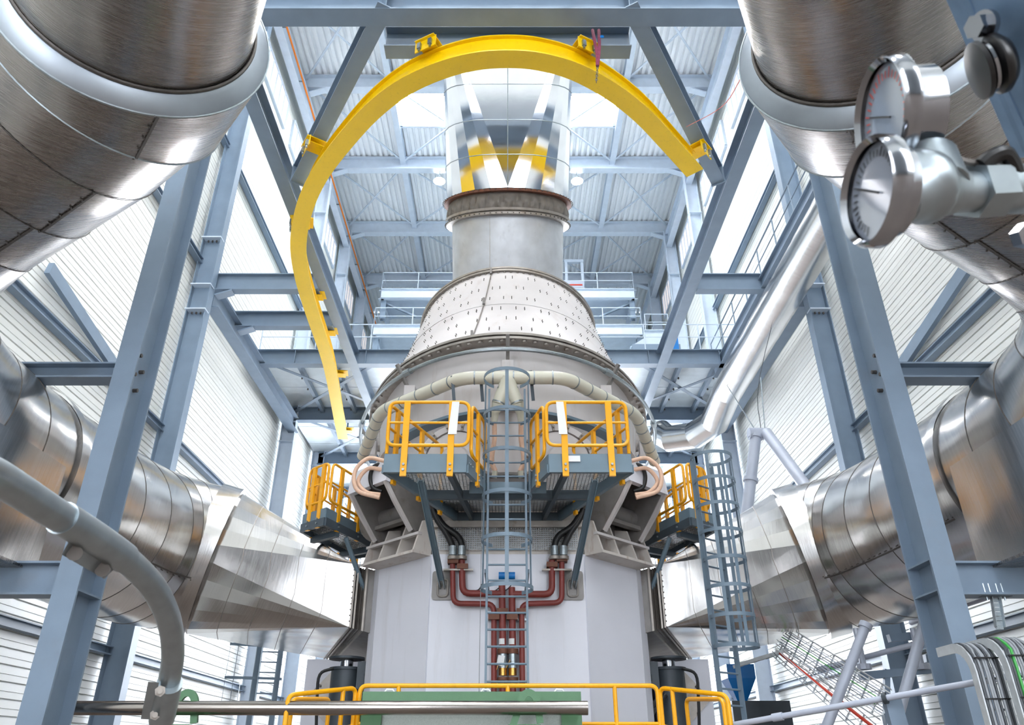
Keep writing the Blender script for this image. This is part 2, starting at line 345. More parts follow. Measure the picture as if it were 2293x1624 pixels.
# wall columns and girts
YC = (19.6, 30.2, 35.6, 41.0)
for s, nm in SIDES:
    for k, y in enumerate(YC):
        tall = 'tall pale blue column against the %s wall, %s' % (nm, ('nearest one, with bolted splice', 'second one back', 'third one back', 'fourth one back')[k])
        r = thing('wall_column', tall, 'column', (-s*(WX-.4), y, FL))
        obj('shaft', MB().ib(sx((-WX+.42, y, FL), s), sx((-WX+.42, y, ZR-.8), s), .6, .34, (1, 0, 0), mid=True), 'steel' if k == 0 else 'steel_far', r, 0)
        for z in (12.2, 13.1, 14.9, 24.6): o = obj('splice_plate', MB().box(sx((-WX+.42, y-.09, z), s), (.62, .3, .04)), 'steel_far', r, 0)
        if k == 0:
            for z in (12.13, 14.83):
                for q in range(3): obj('bolt', MB().bolt(sx((-WX+.3+q*.13, y-.1, z), s), (0, 0, -1), .03, .05), 'bolt', r, 0)
    if True:
        for k, z in enumerate((2.35, 8.25, 14.0, 18.9, 23.2)):
            steel('wall_girt', 'horizontal blue-grey girt along the %s wall, %s row from the floor' % (nm, ('first', 'second', 'third', 'fourth', 'fifth')[k]), 'girt', MB().ib(sx((-WX+.13, 2, z), s), sx((-WX+.13, YB-.3, z), s), .2, .2))
        steel('wall_brace', 'sloping flat wall brace behind the %s front column' % nm, 'brace', MB().bar(sx(aX(266, 836, -9.74), s), sx(aX(110, 600, -9.74), s), .12, .3))
        steel('edge_beam', 'dark blue-grey edge beam along the %s wall below the open upper storey' % nm, 'beam', MB().ib(sx((-WX+.62, 20, ZF-.55), s), sx((-WX+.62, 30.2, ZF-.55), s), .62, .42))
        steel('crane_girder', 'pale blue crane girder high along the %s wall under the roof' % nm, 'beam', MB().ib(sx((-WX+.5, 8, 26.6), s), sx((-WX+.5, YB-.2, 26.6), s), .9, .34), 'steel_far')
        ys = (19.9, 22.15, 25.0) if s > 0 else (19.9, 25.0)
        for k, y in enumerate(ys[:-1]):
            r = thing('link_beam', 'blue-grey link beam from the %s wall column row to the long frame beam, %s' % (nm, ('nearer one', 'further one')[k]), 'beam', sx((-7.5, y, ZF), s))
            obj('beam_body', MB().ib(sx((-WX+.5, y, ZF-.05), s), sx((-AX_-.17, y, ZF-.05), s), .6, .3), 'steel', r, 0)
            obj('end_bracket', MB().bar(sx((-WX+.75, y, ZF-.25), s), sx((-WX+1.25, y, ZF-.07), s), .3, .05), 'steel', r, 0)
# back deck: edge beam, deck panels, under-deck beams and braces, guard rail
r = thing('deck_beam', 'blue-grey edge beam of the rear deck passing behind the white cone', 'beam', (0, 25, ZF))
obj('beam_body', MB().ib((-WX+.4, 25, ZF), (WX-.4, 25, ZF), .62, .34), 'steel', r, 0)
for k in range(7): obj('web_stiffener', MB().box((-8+k*2.66, 25, ZF+.3), (.02, .3, .55)), 'steel', r, 0)
dk = thing('rear_deck', 'pale blue panelled deck over the rear bays, seen from below', 'deck', (0, 35, ZF+.7))
p0 = None
for k in range(20):
    if p0 is None: p0 = obj('deck_panel', MB().box((0, 25.6, ZF+.72), (2*WX-.3, 1.02, .08)), 'back', dk, 0)
    else: share(p0, dk, (0, k*1.045, 0 if k % 2 else .012))
for k, y in enumerate((30.2, 35.6, 41)):
    steel('deck_beam', 'dark blue-grey beam under the rear deck, %s bay' % ('first', 'second', 'third')[k], 'beam', MB().ib((-WX+.4, y, ZF), (WX-.4, y, ZF), .62, .34))
for s, nm in SIDES:
    for k, x in enumerate((-8.1, -6.7, -4.2)):
        r = thing('deck_joist', 'bolted blue-grey joist under the rear deck on the %s, %s from the wall' % (nm, ('first', 'second', 'third')[k]), 'joist', sx((x, 30, ZF+.4), s))
        obj('joist_body', MB().bar(sx((x, 25.2, ZF+.5), s), sx((x, 41, ZF+.5), s), .14, .22), 'steel', r, 0)
        for q in range(5): obj('bolt', MB().bolt(sx((x-.1, 25.8+q*1.0, ZF+.42), s), (0, 0, -1), .035, .07), 'bolt', r, 0)
    for k, (y, e) in enumerate(((25.2, 30), (30.4, 35.4))):
        for q in (0, 1):
            xa, xb = (-WX+.6, -AX_+1.0) if q == 0 else (-AX_+1.0, -WX+.6)
            steel('deck_brace', '%s flat diagonal brace under the %s rear deck, %s bay' % (('one', 'crossing')[q], nm, ('front', 'second')[k]), 'brace', MB().bar(sx((xa, y, ZF+.30+q*.05), s), sx((xb, e, ZF+.30+q*.05), s), .16, .02))
def guard(mb, pts, h=1.1, d=1.8, r=.022, mids=(.55,), closed=False):
    P = [V(p) for p in pts]; segs = list(zip(P, P[1:]))
    mb.tube([p+V((0, 0, h)) for p in P], r, 6)
    for m in mids: mb.tube([p+V((0, 0, h*m)) for p in P], r*.8, 6)
    for a, b in segs:
        k = max(1, round((b-a).length/d))
        for i in range(k+1): q = a+(b-a)*i/k; mb.cyl(q, q+V((0, 0, h)), r, 6)
    return mb
def rails(root, pts, h=1.1, d=1.8, r=.022, m='steel_far'):
    P = [V(p) for p in pts]
    obj('top_rail', MB().tube([p+V((0, 0, h)) for p in P], r, 6), m, root)
    obj('mid_rail', MB().tube([p+V((0, 0, h*.52)) for p in P], r*.8, 6), m, root)
    for a, b in zip(P, P[1:]):
        k = max(1, round((b-a).length/d))
        for i in range(k+1): q = a+(b-a)*i/k; obj('post', MB().cyl(q, q+V((0, 0, h)), r, 6), m, root)
r = thing('guard_rail', 'thin pale guard rail along the edge of the rear deck', 'railing', (0, 24.95, ZF+.75))
rails(r, [(-WX+.5, 24.95, ZF+.62), (WX-.5, 24.95, ZF+.62)], 1.15, 2.1)
# galleries far behind the duct
def gallery(label, y, z, hx, legs_to, depth=3.2):
    r = thing('steel_gallery', label, 'gallery', (0, y, z))
    obj('front_beam', MB().ib((-hx, y, z), (hx, y, z), .62, .3), 'steel_far', r, 0)
    for s in (-1, 1): obj('side_beam', MB().ib((s*hx, y, z), (s*hx, y+depth, z), .6, .3), 'steel_far', r, 0)
    obj('floor_plate', MB().box((0, y+depth/2, z+.64), (2*hx, depth, .05)), 'steel_far', r, 0)
    for s in (-1, 1):
        for dx in (.15, hx-2.2):
            x = s*(hx-dx)
            obj('leg', MB().ib((x, y+.3, legs_to), (x, y+.3, z), .3, .3, (0, 1, 0), mid=True), 'steel', r, 0)
        obj('brace', MB().bar((s*(hx-.2), y+.3, z-.1), (s*(hx-2.0), y+.3, legs_to+.2), .14, .1), 'steel', r, 0)
    rails(r, [(-hx, y+depth, z+.65), (-hx, y, z+.65), (hx, y, z+.65), (hx, y+depth, z+.65)], 1.15, 2.2, .03)
    return r
gallery('upper pale blue gallery with railing behind the stack', 36, 23.3, 7.2, 22.1)
gallery('lower pale blue gallery with railing standing on the rear deck', 36, 20.9, 7.45, ZF+.8)
r = thing('side_gallery', 'pale blue side gallery with railing right of the lower gallery', 'gallery', (9, 36, 20.6))
obj('front_beam', MB().ib((7.6, 36.2, 20.8), (WX-.9, 36.2, 20.8), .5, .3), 'steel_far', r, 0); rails(r, [(7.7, 36.2, 21.3), (WX-.9, 36.2, 21.3)], 1.1, 1.2, .03)
obj('floor_plate', MB().box((8.4, 37, 21.32), (1.6, 1.8, .05)), 'steel_far', r, 0)
# roof beams, purlins, bracing rods
for k, y in enumerate((19.6, 25.0, 30.4, 35.8, 41.2)):
    r = thing('roof_beam', 'pale blue roof beam crossing the hall, %s' % ('nearest one, above the front beam', 'in front of the skylights', 'with the high-bay lamps behind the skylights', 'behind the grey stack pipe', 'farthest one, over the galleries')[k], 'beam', (0, y, ZR-.8))
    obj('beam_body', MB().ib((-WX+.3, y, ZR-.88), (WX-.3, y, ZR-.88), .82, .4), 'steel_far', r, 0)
    for s in (-1, 1): obj('haunch', MB().bar((s*(WX-.7), y, ZR-1.15), (s*(WX-1.5), y, ZR-.82), .3, .06), 'steel_far', r, 0)
for s, nm in SIDES:
    steel('roof_purlin', 'pale blue purlin running back under the roof, %s of the duct' % nm, 'beam', MB().ib((-s*5.55, 12, ZR-.45), (-s*5.55, YB-.3, ZR-.45), .44, .3), 'steel_far')
    for k, y in enumerate((19.8, 25.2, 30.6, 36.0)):
        for h, (xa, xb) in enumerate(((-WX+.5, -5.6), (-5.5, -.2))):
            r = thing('roof_cross_brace', 'crossed roof bracing rods, %s, %s, %s side' % (('above the diagonal beams', 'beside the skylights', 'behind the lamps', 'over the galleries')[k], ('next to the wall', 'next to the duct')[h], nm), 'brace', sx(((xa+xb)/2, y+2.5, ZR-.4), s))
            for q in (0, 1):
                a, b = (xa, xb) if q == 0 else (xb, xa)
                obj('brace_rod', MB().bar((a*s, y, ZR-.35-.05*q), (b*s, y+5.0, ZR-.35-.05*q), .09, .05), 'steel_far', r, 0)
# high-bay lamps
for k, (px, Y, Z) in enumerate(((985, 30.4, 27.0), (1291, 30.4, 27.0), (1203, 36.0, 22.6))):
    p = aY(px, 384 if k < 2 else 672, Y); p.z = Z; zt = ZR-.87 if k < 2 else 23.31
    r = thing('high_bay_lamp', 'glowing high-bay lamp %s' % ('left of the mirror-clad duct', 'right of the mirror-clad duct', 'beside the white cone under the far gallery')[k], 'lamp', p)
    obj('shade', MB().tube([p+V((0, 0, .35)), p+V((0, 0, .3)), p+V((0, 0, .02)), p], [.07, .12, .3, .31], 20, caps=False), 'galv', r)
    obj('bulb', MB().cyl(p+V((0, 0, .02)), p+V((0, 0, .05)), .26, 20), 'lamp', r)
    obj('stem', MB().cyl(p+V((0, 0, .3)), V((p.x, p.y, zt)), .03, 8), 'galv', r)
mb = MB().tube([(-WX+.75, 20.5, 26.95), (-WX+.75, 45.2, 26.95)], .045, 6)
r = thing('orange_conduit', 'bright orange conductor line along the crane girder', 'conduit', (-WX+.75, 33, 26.9))
obj('line', mb, 'orange', r)
for k in range(9): obj('holder', MB().bar((-WX+.5, 21+k*2.8, 26.95), (-WX+.78, 21+k*2.8, 26.95), .04, .05), 'galv', r, 0)
# ================================================================ CLAD DUCTS
def ring(c, t, r, n=64):
    t = uvec(t); e = uvec(t.cross(V((0, 0, 1)))); f = e.cross(t)
    return [c+(e*math.cos(2*math.pi*k/n)+f*math.sin(2*math.pi*k/n))*r for k in range(n)]
def tangents(P): return [uvec(P[min(i+1, len(P)-1)]-P[max(i-1, 0)]) for i in range(len(P))]
def courses(root, P, R, m, name='cladding_course', n=64, lap=1.006, skip=()):
    T = tangents(P); Rr = [ring(p, t, r, n) for p, t, r in zip(P, T, R)]
    for i in range(len(P)-1):
        if i in skip: continue
        q = ring(P[i+1], T[i+1], R[i+1]*lap, n)
        obj(name, MB().loft([Rr[i], q], caps=False), m, root, 40)
    return T
def seam(root, P, T, R, i, ang, m='bolt', name='seam_strip', w=.03):
    a, b = (ring(P[j], T[j], R[j]*1.008, 72)[int(ang/5)] for j in (i, i+1))
    mb = MB().bar(a, b, w, w*.5, uvec((a+b)/2-(P[i]+P[i+1])/2))
    k = max(2, int((b-a).length/.18))
    nn = uvec((a+b)/2-(P[i]+P[i+1])/2)
    for q in range(k+1): mb.bolt(a+(b-a)*q/k+uvec((b-a).cross(nn))*.035, nn, .012, .018)
    obj(name, mb, m, root, 0)
UP = [(-1.4, .5, 7.75), (-2.9, 3.2, 7.75), (-4.32, 5.8, 7.74), (-4.86, 6.38, 7.66), (-5.6, 6.85, 7.45), (-6.5, 7.25, 7.1), (-7.4, 7.55, 6.6), (-8.05, 7.75, 5.8), (-8.2, 8.1, 5.0)]
LOW = [(-8.2, 8.1, 5.0), (-8.2, 8.55, 4.5), (-8.2, 9.3, 4.18), (-8.2, 10.2, 4.1), (-8.18, 11.2, 4.08), (-8.13, 12.3, 4.08), (-8.08, 13.3, 4.08), (-8.02, 14.3, 4.1), (-7.93, 15.3, 4.12), (-7.72, 16.0, 4.13), (-7.35, 16.5, 4.12), (-6.95, 16.86, 4.1)]
def joint(root, P, T, R, i, m='bolt', rr=.012): obj('joint_bead', MB().tube(ring(P[i], T[i], R[i]*1.006, 72 if i == 3 else 64), rr, 4, True), m, root)
for s, nm in SIDES:
    AL, AD = ('alu_l', 'alu_dark_l') if s > 0 else ('alu_r', 'alu_dark_r')
    dz = 0 if s > 0 else -.2; dx = 0 if s > 0 else .12
    P = [sx((x+dx, y, z+dz), s) for x, y, z in UP]
    r = thing('overhead_duct', 'huge brushed metal duct elbow hanging overhead in the upper %s corner' % nm, 'duct', P[2])
    T = tangents(P)
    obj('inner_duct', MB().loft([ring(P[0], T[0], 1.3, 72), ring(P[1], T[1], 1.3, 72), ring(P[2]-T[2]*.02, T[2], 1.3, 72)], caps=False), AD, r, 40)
    obj('collar_lip', MB().loft([ring(P[2]-T[2]*.16, T[2], 1.305, 72), ring(P[2]-T[2]*.14, T[2], 1.40, 72), ring(P[2], T[2], 1.53, 72)], caps=False), 'lip', r, 50)
    obj('gasket', MB().tube(ring(P[2]-T[2]*.17, T[2], 1.32, 72), .022, 6, True), 'bolt', r)
    obj('edge_bead', MB().tube(ring(P[2], T[2], 1.53, 72), .015, 6, True), 'galv', r)
    R = [1.3, 1.3, 1.53, 1.53, 1.46, 1.44, 1.42, 1.4, 1.38]
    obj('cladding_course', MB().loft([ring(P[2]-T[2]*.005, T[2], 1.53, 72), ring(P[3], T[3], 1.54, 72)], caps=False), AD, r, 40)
    obj('step_ring', MB().loft([ring(P[3], T[3], 1.54, 72), ring(P[3]+T[3]*.01, T[3], 1.46, 72)], caps=False), 'galv', r, 0)
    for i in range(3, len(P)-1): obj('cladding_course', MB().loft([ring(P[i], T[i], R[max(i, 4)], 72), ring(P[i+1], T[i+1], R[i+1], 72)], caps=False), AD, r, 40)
    for i in range(3, len(P)-1): joint(r, P, T, R, i, 'galv' if i == 3 else 'bolt', .014 if i == 3 else .006)
    for i, a in ((2, 290), (4, 290), (5, 285)): seam(r, P, T, R, i, a if s > 0 else (540-a) % 360)
    # ---- lower duct from the wall elbow to the furnace
    P = [sx(p, s) for p in LOW]; R = [1.38, 1.45, 1.5, 1.5, 1.5, 1.5, 1.52, 1.54, 1.58, 1.6, 1.6, 1.6]
    r = thing('flue_duct', 'brushed aluminium round duct running from the %s elbow down into the furnace side' % nm, 'duct', P[5])
    T = courses(r, P, R, AL)
    for i in range(1, 11): seam(r, P, T, R, i, (330 if s > 0 else 210)); joint(r, P, T, R, i, 'bolt', .008)
    for i in (2, 3):
        pass
    obj('elbow_band', MB().loft([ring(P[4]-T[4]*.12, T[4], 1.56), ring(P[4]+T[4]*.12, T[4], 1.56)], caps=False), AL, r)
    # boxed lower half of the elbow
    a, b = sx((-8.2, 8.6, 4.05), s), sx((-8.2, 10.75, 4.05), s); t = uvec(b-a); lat = uvec(t.cross(V((0, 0, 1))))*(1 if s > 0 else -1)
    lo = 2.38; mb = MB()
    for sgn in (1, -1):
        q = [a+lat*1.54*sgn, b+lat*1.54*sgn]
        mb.plate([q[0]+V((0, 0, -.1)), q[1]+V((0, 0, -.1)), V((q[1].x, q[1].y, lo)), V((q[0].x, q[0].y, lo))], .02)
    for e in (a, b):
        ends = [e+lat*1.54, e-lat*1.54]
        mb.plate([ends[0]+V((0, 0, -.1)), ends[1]+V((0, 0, -.1)), V((ends[1].x, ends[1].y, lo)), V((ends[0].x, ends[0].y, lo))], .02)
    obj('elbow_box', mb, AL, r, 0)
    c4 = [V((p.x, p.y, lo)) for p in (a+lat*1.6, b+lat*1.6, b-lat*1.6, a-lat*1.6)]
    obj('box_floor', MB().plate(c4, .04), AD, r, 0)
    # collar
    c = P[-1]; ax = uvec(sx((.95, .33, -.22), s))
    obj('collar', MB().loft([ring(c-ax*.02, ax, 1.60), ring(c+ax*.0, ax, 1.68), ring(c+ax*.45, ax, 1.68), ring(c+ax*.45, ax, 1.58)], caps=False), AL, r, 40)
    seamR = [1.68, 1.68]
    # square-to-round transition, in five courses of flat fanned facets
    N_, F_ = V((-3.12, 15.5)), V((-4.68, 20.45)); z0, z1 = 2.38, 3.6
    rect = [sx(p, s) for p in ((N_.x, N_.y, z0), (N_.x, N_.y, z1), (F_.x, F_.y, z1), (F_.x, F_.y, z0))]
    e = uvec(ax.cross(V((0, 0, 1)))); f = e.cross(ax)          # e horizontal across the axis
    cc = c+ax*.45; near = (rect[0]-cc).dot(e) > 0; e = e if near else -e
    pairs = []; m = 7
    for q, k in enumerate((0, 1, 2, 3)):                        # quadrants: near-low, near-high, far-high, far-low
        a0 = (-90, 0, 90, 180)[q]
        for i in range(m+1):
            th = math.radians(a0+90*i/m); pairs.append((rect[k], cc+(e*math.cos(th)+f*math.sin(th))*1.58))
    for j in range(5):
        t0, t1 = j/5, (j+1)/5; L0 = [b+(a-b)*t0 for a, b in pairs]; L1 = [b+(a-b)*t1 for a, b in pairs]
        mid = sum(L1, V())/len(L1); L1b = [mid+(p-mid)*1.004 for p in L1]
        obj('transition_panel', MB().loft([L0, L1b], caps=False), AL, r, 0)
        if j: obj('standing_seam', MB().tube(L0, .009, 4, True), 'flange', r)
    a, b = (pairs[m+1][0], pairs[m+1][1])
    # flange and expansion joint on the furnace side
    def frame(off, grow, dep, name, mm):
        R4 = []; cen = sum(rect, V())/4; d = ax*off
        mb = MB(); o = [cen+(p-cen)+uvec(p-cen)*grow+d for p in rect]
        mb.loft([[p+uvec(p-cen-d)*-.12 for p in o], o, [p+ax*dep for p in o], [p+ax*dep+uvec(p-cen-d)*-.12 for p in o]], caps=False)
        obj(name, mb, mm, r, 0)
    frame(.0, .07, .035, 'joint_flange', 'flange'); frame(.06, .07, .035, 'joint_flange', 'flange'); frame(.24, .08, .04, 'joint_flange', 'flange')
    cen = sum(rect, V())/4; st = []
    for q in range(7):
        g = -.02-.07*(q % 2); st.append([p+uvec(p-cen)*g+ax*(.1+.14*q/6) for k in range(4) for p in [rect[k]+(rect[(k+1) % 4]-rect[k])*w for w in (0, .2, .4, .6, .8)]])
    obj('expansion_bellows', MB().loft(st, caps=False), 'fabric', r)
    obj('inlet_stub', MB().loft([[p+ax*.27 for p in rect], [p+ax*1.0 for p in rect]], caps=False), 'cast', r, 0)
    bm = MB()
    for k in range(12):
        p = rect[0]+(rect[1]-rect[0])*(k/11); bm.bolt(p+ax*.02, -V((s*.95, 1.5, 0)), .014, .04)
    obj('flange_bolts', bm, 'bolt', r, 0, kind='stuff')
# ================================================================ OFF-GAS DUCT ABOVE THE FURNACE (leans towards the front)
AXD = V((0, -math.sin(math.radians(26)), math.cos(math.radians(26)))); FR = V((0, -math.cos(math.radians(26)), -math.sin(math.radians(26)))); RT = V((1, 0, 0))
SC = V((0, 16.0, 13.42)); SR = 1.67
def sring(t, r, n=64): return [SC+AXD*t+(RT*math.sin(2*math.pi*k/n)+FR*math.cos(2*math.pi*k/n))*r for k in range(n)]
r = thing('stack_duct', 'leaning round off-gas duct, bare grey below and mirror-clad above, over the white cone', 'duct', SC)
obj('lower_pipe', MB().loft([sring(-3.6, 1.47), sring(-.62, 1.5)], caps=False), 'stackgrey', r)
obj('seam_strip', MB().bar(SC+AXD*-.7+FR*.95*1.5+RT*-.45, SC+AXD*-3.4+FR*.95*1.48+RT*-.45, .012, .01, FR), 'flange', r, 0)
obj('lower_flange', MB().loft([sring(-.66, 1.48), sring(-.66, 1.66), sring(-.60, 1.66), sring(-.60, 1.48)], caps=False), 'flange', r, 30)
fab = []
for q in range(13):
    t = q/12; bl = math.sin(math.pi*t); fab.append([SC+AXD*(-.6+.52*t)+(RT*math.sin(a)+FR*math.cos(a))*(1.57+.05*bl+bl*(.022*math.sin(41*a+3*t)+.018*math.sin(67*a-5*t+1)+.015*math.sin(23*a+6*t)*math.cos(9*t))) for a in [2*math.pi*k/240 for k in range(240)]])
obj('fabric_sleeve', MB().loft(fab, caps=False), 'fabric', r)
obj('clamp_ring', MB().loft([sring(-.56, 1.67), sring(-.5, 1.68)], caps=False), 'flange', r)
obj('upper_flange', MB().loft([sring(-.09, 1.5), sring(-.09, 1.72), sring(-.03, 1.72), sring(-.03, 1.5)], caps=False), 'rust', r, 30)
bm = MB()
for k in range(72):
    p = sring(-.05, 1.735, 72)[k]; bm.bolt(p, p-SC, .014, .03); p = sring(-.63, 1.675, 72)[k]; bm.bolt(p, p-SC, .014, .03)
obj('flange_bolts', bm, 'bolt', r, 0, kind='stuff')
TOPT = 4.75; hw = 1.66; m = 6
corner = [SC+AXD*TOPT+RT*a*hw+FR*b*hw for a, b in ((1, 1), (1, -1), (-1, -1), (-1, 1))]
pairs = []
for q in range(4):
    for i in range(m+1):
        th = math.radians(90*q+90*i/m); pairs.append((SC+(RT*math.sin(th)+FR*math.cos(th))*1.66, corner[q]))
ts = [0, .83/TOPT, 1.70/TOPT, 2.61/TOPT, 3.5/TOPT, 1]
for j in range(5):
    L0 = [a+(b-a)*ts[j] for a, b in pairs]; L1 = [a+(b-a)*ts[j+1] for a, b in pairs]
    obj('mirror_panel', MB().loft([L0, L1], caps=False), 'mirror', r, 0)
    obj('seam_bead', MB().tube([p+uvec(p-SC-AXD*(p-SC).dot(AXD))*.004 for p in L1], .011, 4, True), 'galv', r)
obj('centre_seam', MB().tube([SC+FR*1.665, SC+FR*(hw+.005)+AXD*TOPT], .012, 5), 'galv', r)
top = [c+AXD*12.5 for c in corner]
obj('square_duct', MB().loft([corner, top], caps=False), 'mirror', r, 0)
for k in range(1, 5): obj('seam_bead', MB().tube([c+AXD*k*1.4 for c in corner], .012, 4, True), 'galv', r)
# ================================================================ FURNACE BODY
FY = 18.5
r = thing('furnace', 'big white-painted furnace with studded cone top in the middle of the hall', 'furnace', (0, FY, FL))
A0, B0, ZT = 2.37, 3.45, 10.52; A1, B1, ZB = 3.36, 5.55, 7.5
def cone(t, g=0): 
    k = t+.06*math.sin(math.pi*t)
    return ell(0, FY, ZB+(ZT-ZB)*t, A1+(A0-A1)*k+g, B1+(B0-B1)*k+g)
def cpt(t, ph):
    k = t+.06*math.sin(math.pi*t); a, b = A1+(A0-A1)*k, B1+(B0-B1)*k
    p = V((a*math.sin(ph), FY-b*math.cos(ph), ZB+(ZT-ZB)*t)); n = uvec(V((math.sin(ph)/a, -math.cos(ph)/b, .25)))
    return p, n
obj('cone_shell', MB().loft([cone(0), cone(.15), cone(.3), cone(.42), cone(.5)], caps=False), 'white', r)
obj('cone_shell', MB().loft([cone(.5, .008), cone(.65, .008), cone(.8, .008), cone(.9, .008), cone(1, .008)], caps=False), 'white', r)
obj('top_plate', MB().loft([ell(0, FY, ZT, A0, B0), ell(0, FY, ZT-.02, 1.2, 1.2)], caps=False), 'flange', r)
def flat_flange(z, a, b, t, wid, name='shell_flange', m='flange', yc=FY):
    return obj(name, MB().loft([ell(0, yc, z, a-wid, b-wid), ell(0, yc, z, a, b), ell(0, yc, z+t, a, b), ell(0, yc, z+t, a-wid, b-wid)], caps=False), m, r, 30)
flat_flange(ZT-.02, A0+.09, B0+.09, .05, .2); flat_flange(ZT+.05, A0+.09, B0+.09, .05, .2)
flat_flange(ZB-.05, A1+.17, B1+.17, .05, .3); flat_flange(ZB-.14, A1+.17, B1+.17, .05, .3)
bm = MB()
for k in range(56):
    ph = -1.75+3.5*k/55
    p = V(((A0+.02)*math.sin(ph), FY-(B0+.02)*math.cos(ph), ZT-.03)); bm.bolt(p, (0, 0, -1), .035, .03)
    p = V(((A1+.09)*math.sin(ph), FY-(B1+.09)*math.cos(ph), ZB-.15)); bm.bolt(p, (0, 0, -1), .05, .035)
obj('flange_bolts', bm, 'flange', r, 20, kind='stuff')
sm = MB()
for row in range(6):
    t = .10+.158*row; nk = 16
    for k in range(nk):
        ph = -1.5+3*(k+.5*(row % 2))/(nk-1)+.02*math.sin(7.3*k+row)
        for dp in (-.033, .033):
            for dt in (0, .022):
                p, n = cpt(t+dt, ph+dp+.004*row)
                if dt == 0 or k % 1 == 0: sm.cyl(p-n*.01, p+n*.04, .0085, 5)
obj('cone_studs', sm, 'bolt', r, 0, kind='stuff')
ph = -.165; q = [cpt(t, ph-.05*(1-t))[0]+cpt(t, ph-.05*(1-t))[1]*.02 for t in (0, .2, .4, .6, .8, 1)]
obj('lap_seam', MB().tube(q, .015, 5), 'flange', r)
for t in (.02, .52, .98):
    p, n = cpt(t, ph-.05*(1-t)); obj('lifting_lug', MB().box(p+n*.06, (.05, .12, .16)), 'cast', r, 0)
# shell under the lower flange
SA, SB = 3.2, 5.35
obj('upper_shell', MB().loft([ell(0, FY, ZB-.12, SA+.06, SB+.06), ell(0, FY, 6.6, SA, SB), ell(0, FY, 5.2, SA-.12, SB-.1), ell(0, FY, 4.75, SA-.2, SB-.18)], caps=False), 'white', r)
obj('belly_cone', MB().loft([ell(0, FY, 4.76, SA-.2, SB-.18), ell(0, FY, 4.4, 2.75, 4.25), ell(0, FY, 3.3, 2.6, 4.1)], caps=False), 'white', r)
flat_flange(5.95, SA+.12, SB+.12, .05, .3, 'shell_rib', 'white'); flat_flange(4.72, SA-.12, SB-.1, .05, .3, 'shell_rib', 'cast')
# two round doors behind the baskets, with clamps
def shell_at(x, z, g=0):
    a, b = SA-.06+g, SB-.06+g; return V((x, FY-b*math.sqrt(max(0, 1-(x/a)**2)), z))
for s, nm in SIDES:
    c = shell_at(-.98*s, 5.05); n = uvec(V((-.22*s, -1, 0))); e = uvec(n.cross(V((0, 0, 1)))); f = e.cross(n)*-1
    def disc(rad, d, nn=40): return [c+n*d+(e*math.cos(2*math.pi*k/nn)+f*math.sin(2*math.pi*k/nn))*rad for k in range(nn)]
    obj('door_rim', MB().loft([disc(.72, -.25), disc(.72, .12), disc(.6, .12), disc(.6, .0)], caps=False), 'white', r, 30)
    o = obj('round_door', MB().loft([disc(.58, .02), disc(.58, .09), disc(.5, .11), disc(.3, .11), disc(.26, .16), disc(.05, .16)]), 'white', r, 30)
    for k in range(14):
        a = 2*math.pi*k/14; p = c+n*.13+(e*math.cos(a)+f*math.sin(a))*.66; d = e*math.cos(a)+f*math.sin(a)
        obj('door_clamp', MB().bar(p-d*.07, p+d*.09, .045, .04, n).bolt(p, n, .022, .08), 'flange', r, 0)
    mb = MB(); mb.loft([[shell_at(-s*x, z, .03) for x in (.2, .6, 1.1, 1.6, 2.0, 2.4)] for z in (5.86, 5.93)], caps=False, wrap=False)
    obj('shade_ledge', MB().sweep([shell_at(-s*x, 5.9, .12) for x in (.2, .6, 1.1, 1.6, 2.0, 2.4)], [(-.15, -.03), (.15, -.03), (.15, .03), (-.15, .03)]), 'toe', r, 0)
# conduit ring clipped in front of the lower flange
cr = [V(((A1+.34)*math.sin(p), FY-(B1+.34)*math.cos(p), 7.02)) for p in [-1.75+3.5*k/48 for k in range(49)]]
rc = thing('conduit_ring', 'thin grey conduit pipe curving round the furnace under the big flange', 'pipe', (0, FY-B1, 7.0))
obj('pipe', MB().tube(cr, .042, 8), 'galv', rc)
for k in (8, 16, 32, 40):
    p = cr[k]; d = uvec(cr[k+1]-cr[k]); obj('pipe_union', MB().cyl(p-d*.1, p+d*.1, .07, 10), 'galv', rc)
for k in (6, 15, 24, 33, 42):
    p = cr[k]; nrm = uvec(V((p.x/A1**2, (p.y-FY)/B1**2, 0)))
    obj('hanger', MB().bar(p-nrm*.34+V((0, 0, -.3)), p+nrm*.05+V((0, 0, .3)), .07, .06), 'cast', rc, 0)
    obj('hanger_pad', MB().box(p-nrm*.3+V((0, 0, -.3)), (.22, .22, .34)), 'white', rc, 0)
# chamber
CZ = 3.48; poly = [(-1.42, 14.2), (1.42, 14.2), (2.56, 15.36), (2.74, 15.75), (3.6, 20.6), (1.9, 22.8), (-1.9, 22.8), (-3.6, 20.6), (-2.74, 15.75), (-2.56, 15.36)]
def wallpanel(a, b, z0, z1, name, m, t=.06):
    return obj(name, MB().plate([(a[0], a[1], z0), (b[0], b[1], z0), (b[0], b[1], z1), (a[0], a[1], z1)], t), m, r, 0)
names = ['front_panel', 'corner_panel', 'side_panel', 'side_panel', 'rear_panel', 'rear_panel', 'rear_panel', 'side_panel', 'side_panel', 'corner_panel']
for k in range(10): wallpanel(poly[k], poly[(k+1) % 10], FL, CZ if k in (1, 9, 0) else CZ+.05, names[k], 'chamber')
wallpanel((-1.42, 14.24), (1.42, 14.24), CZ, 4.4, 'upper_front_panel', 'stained')
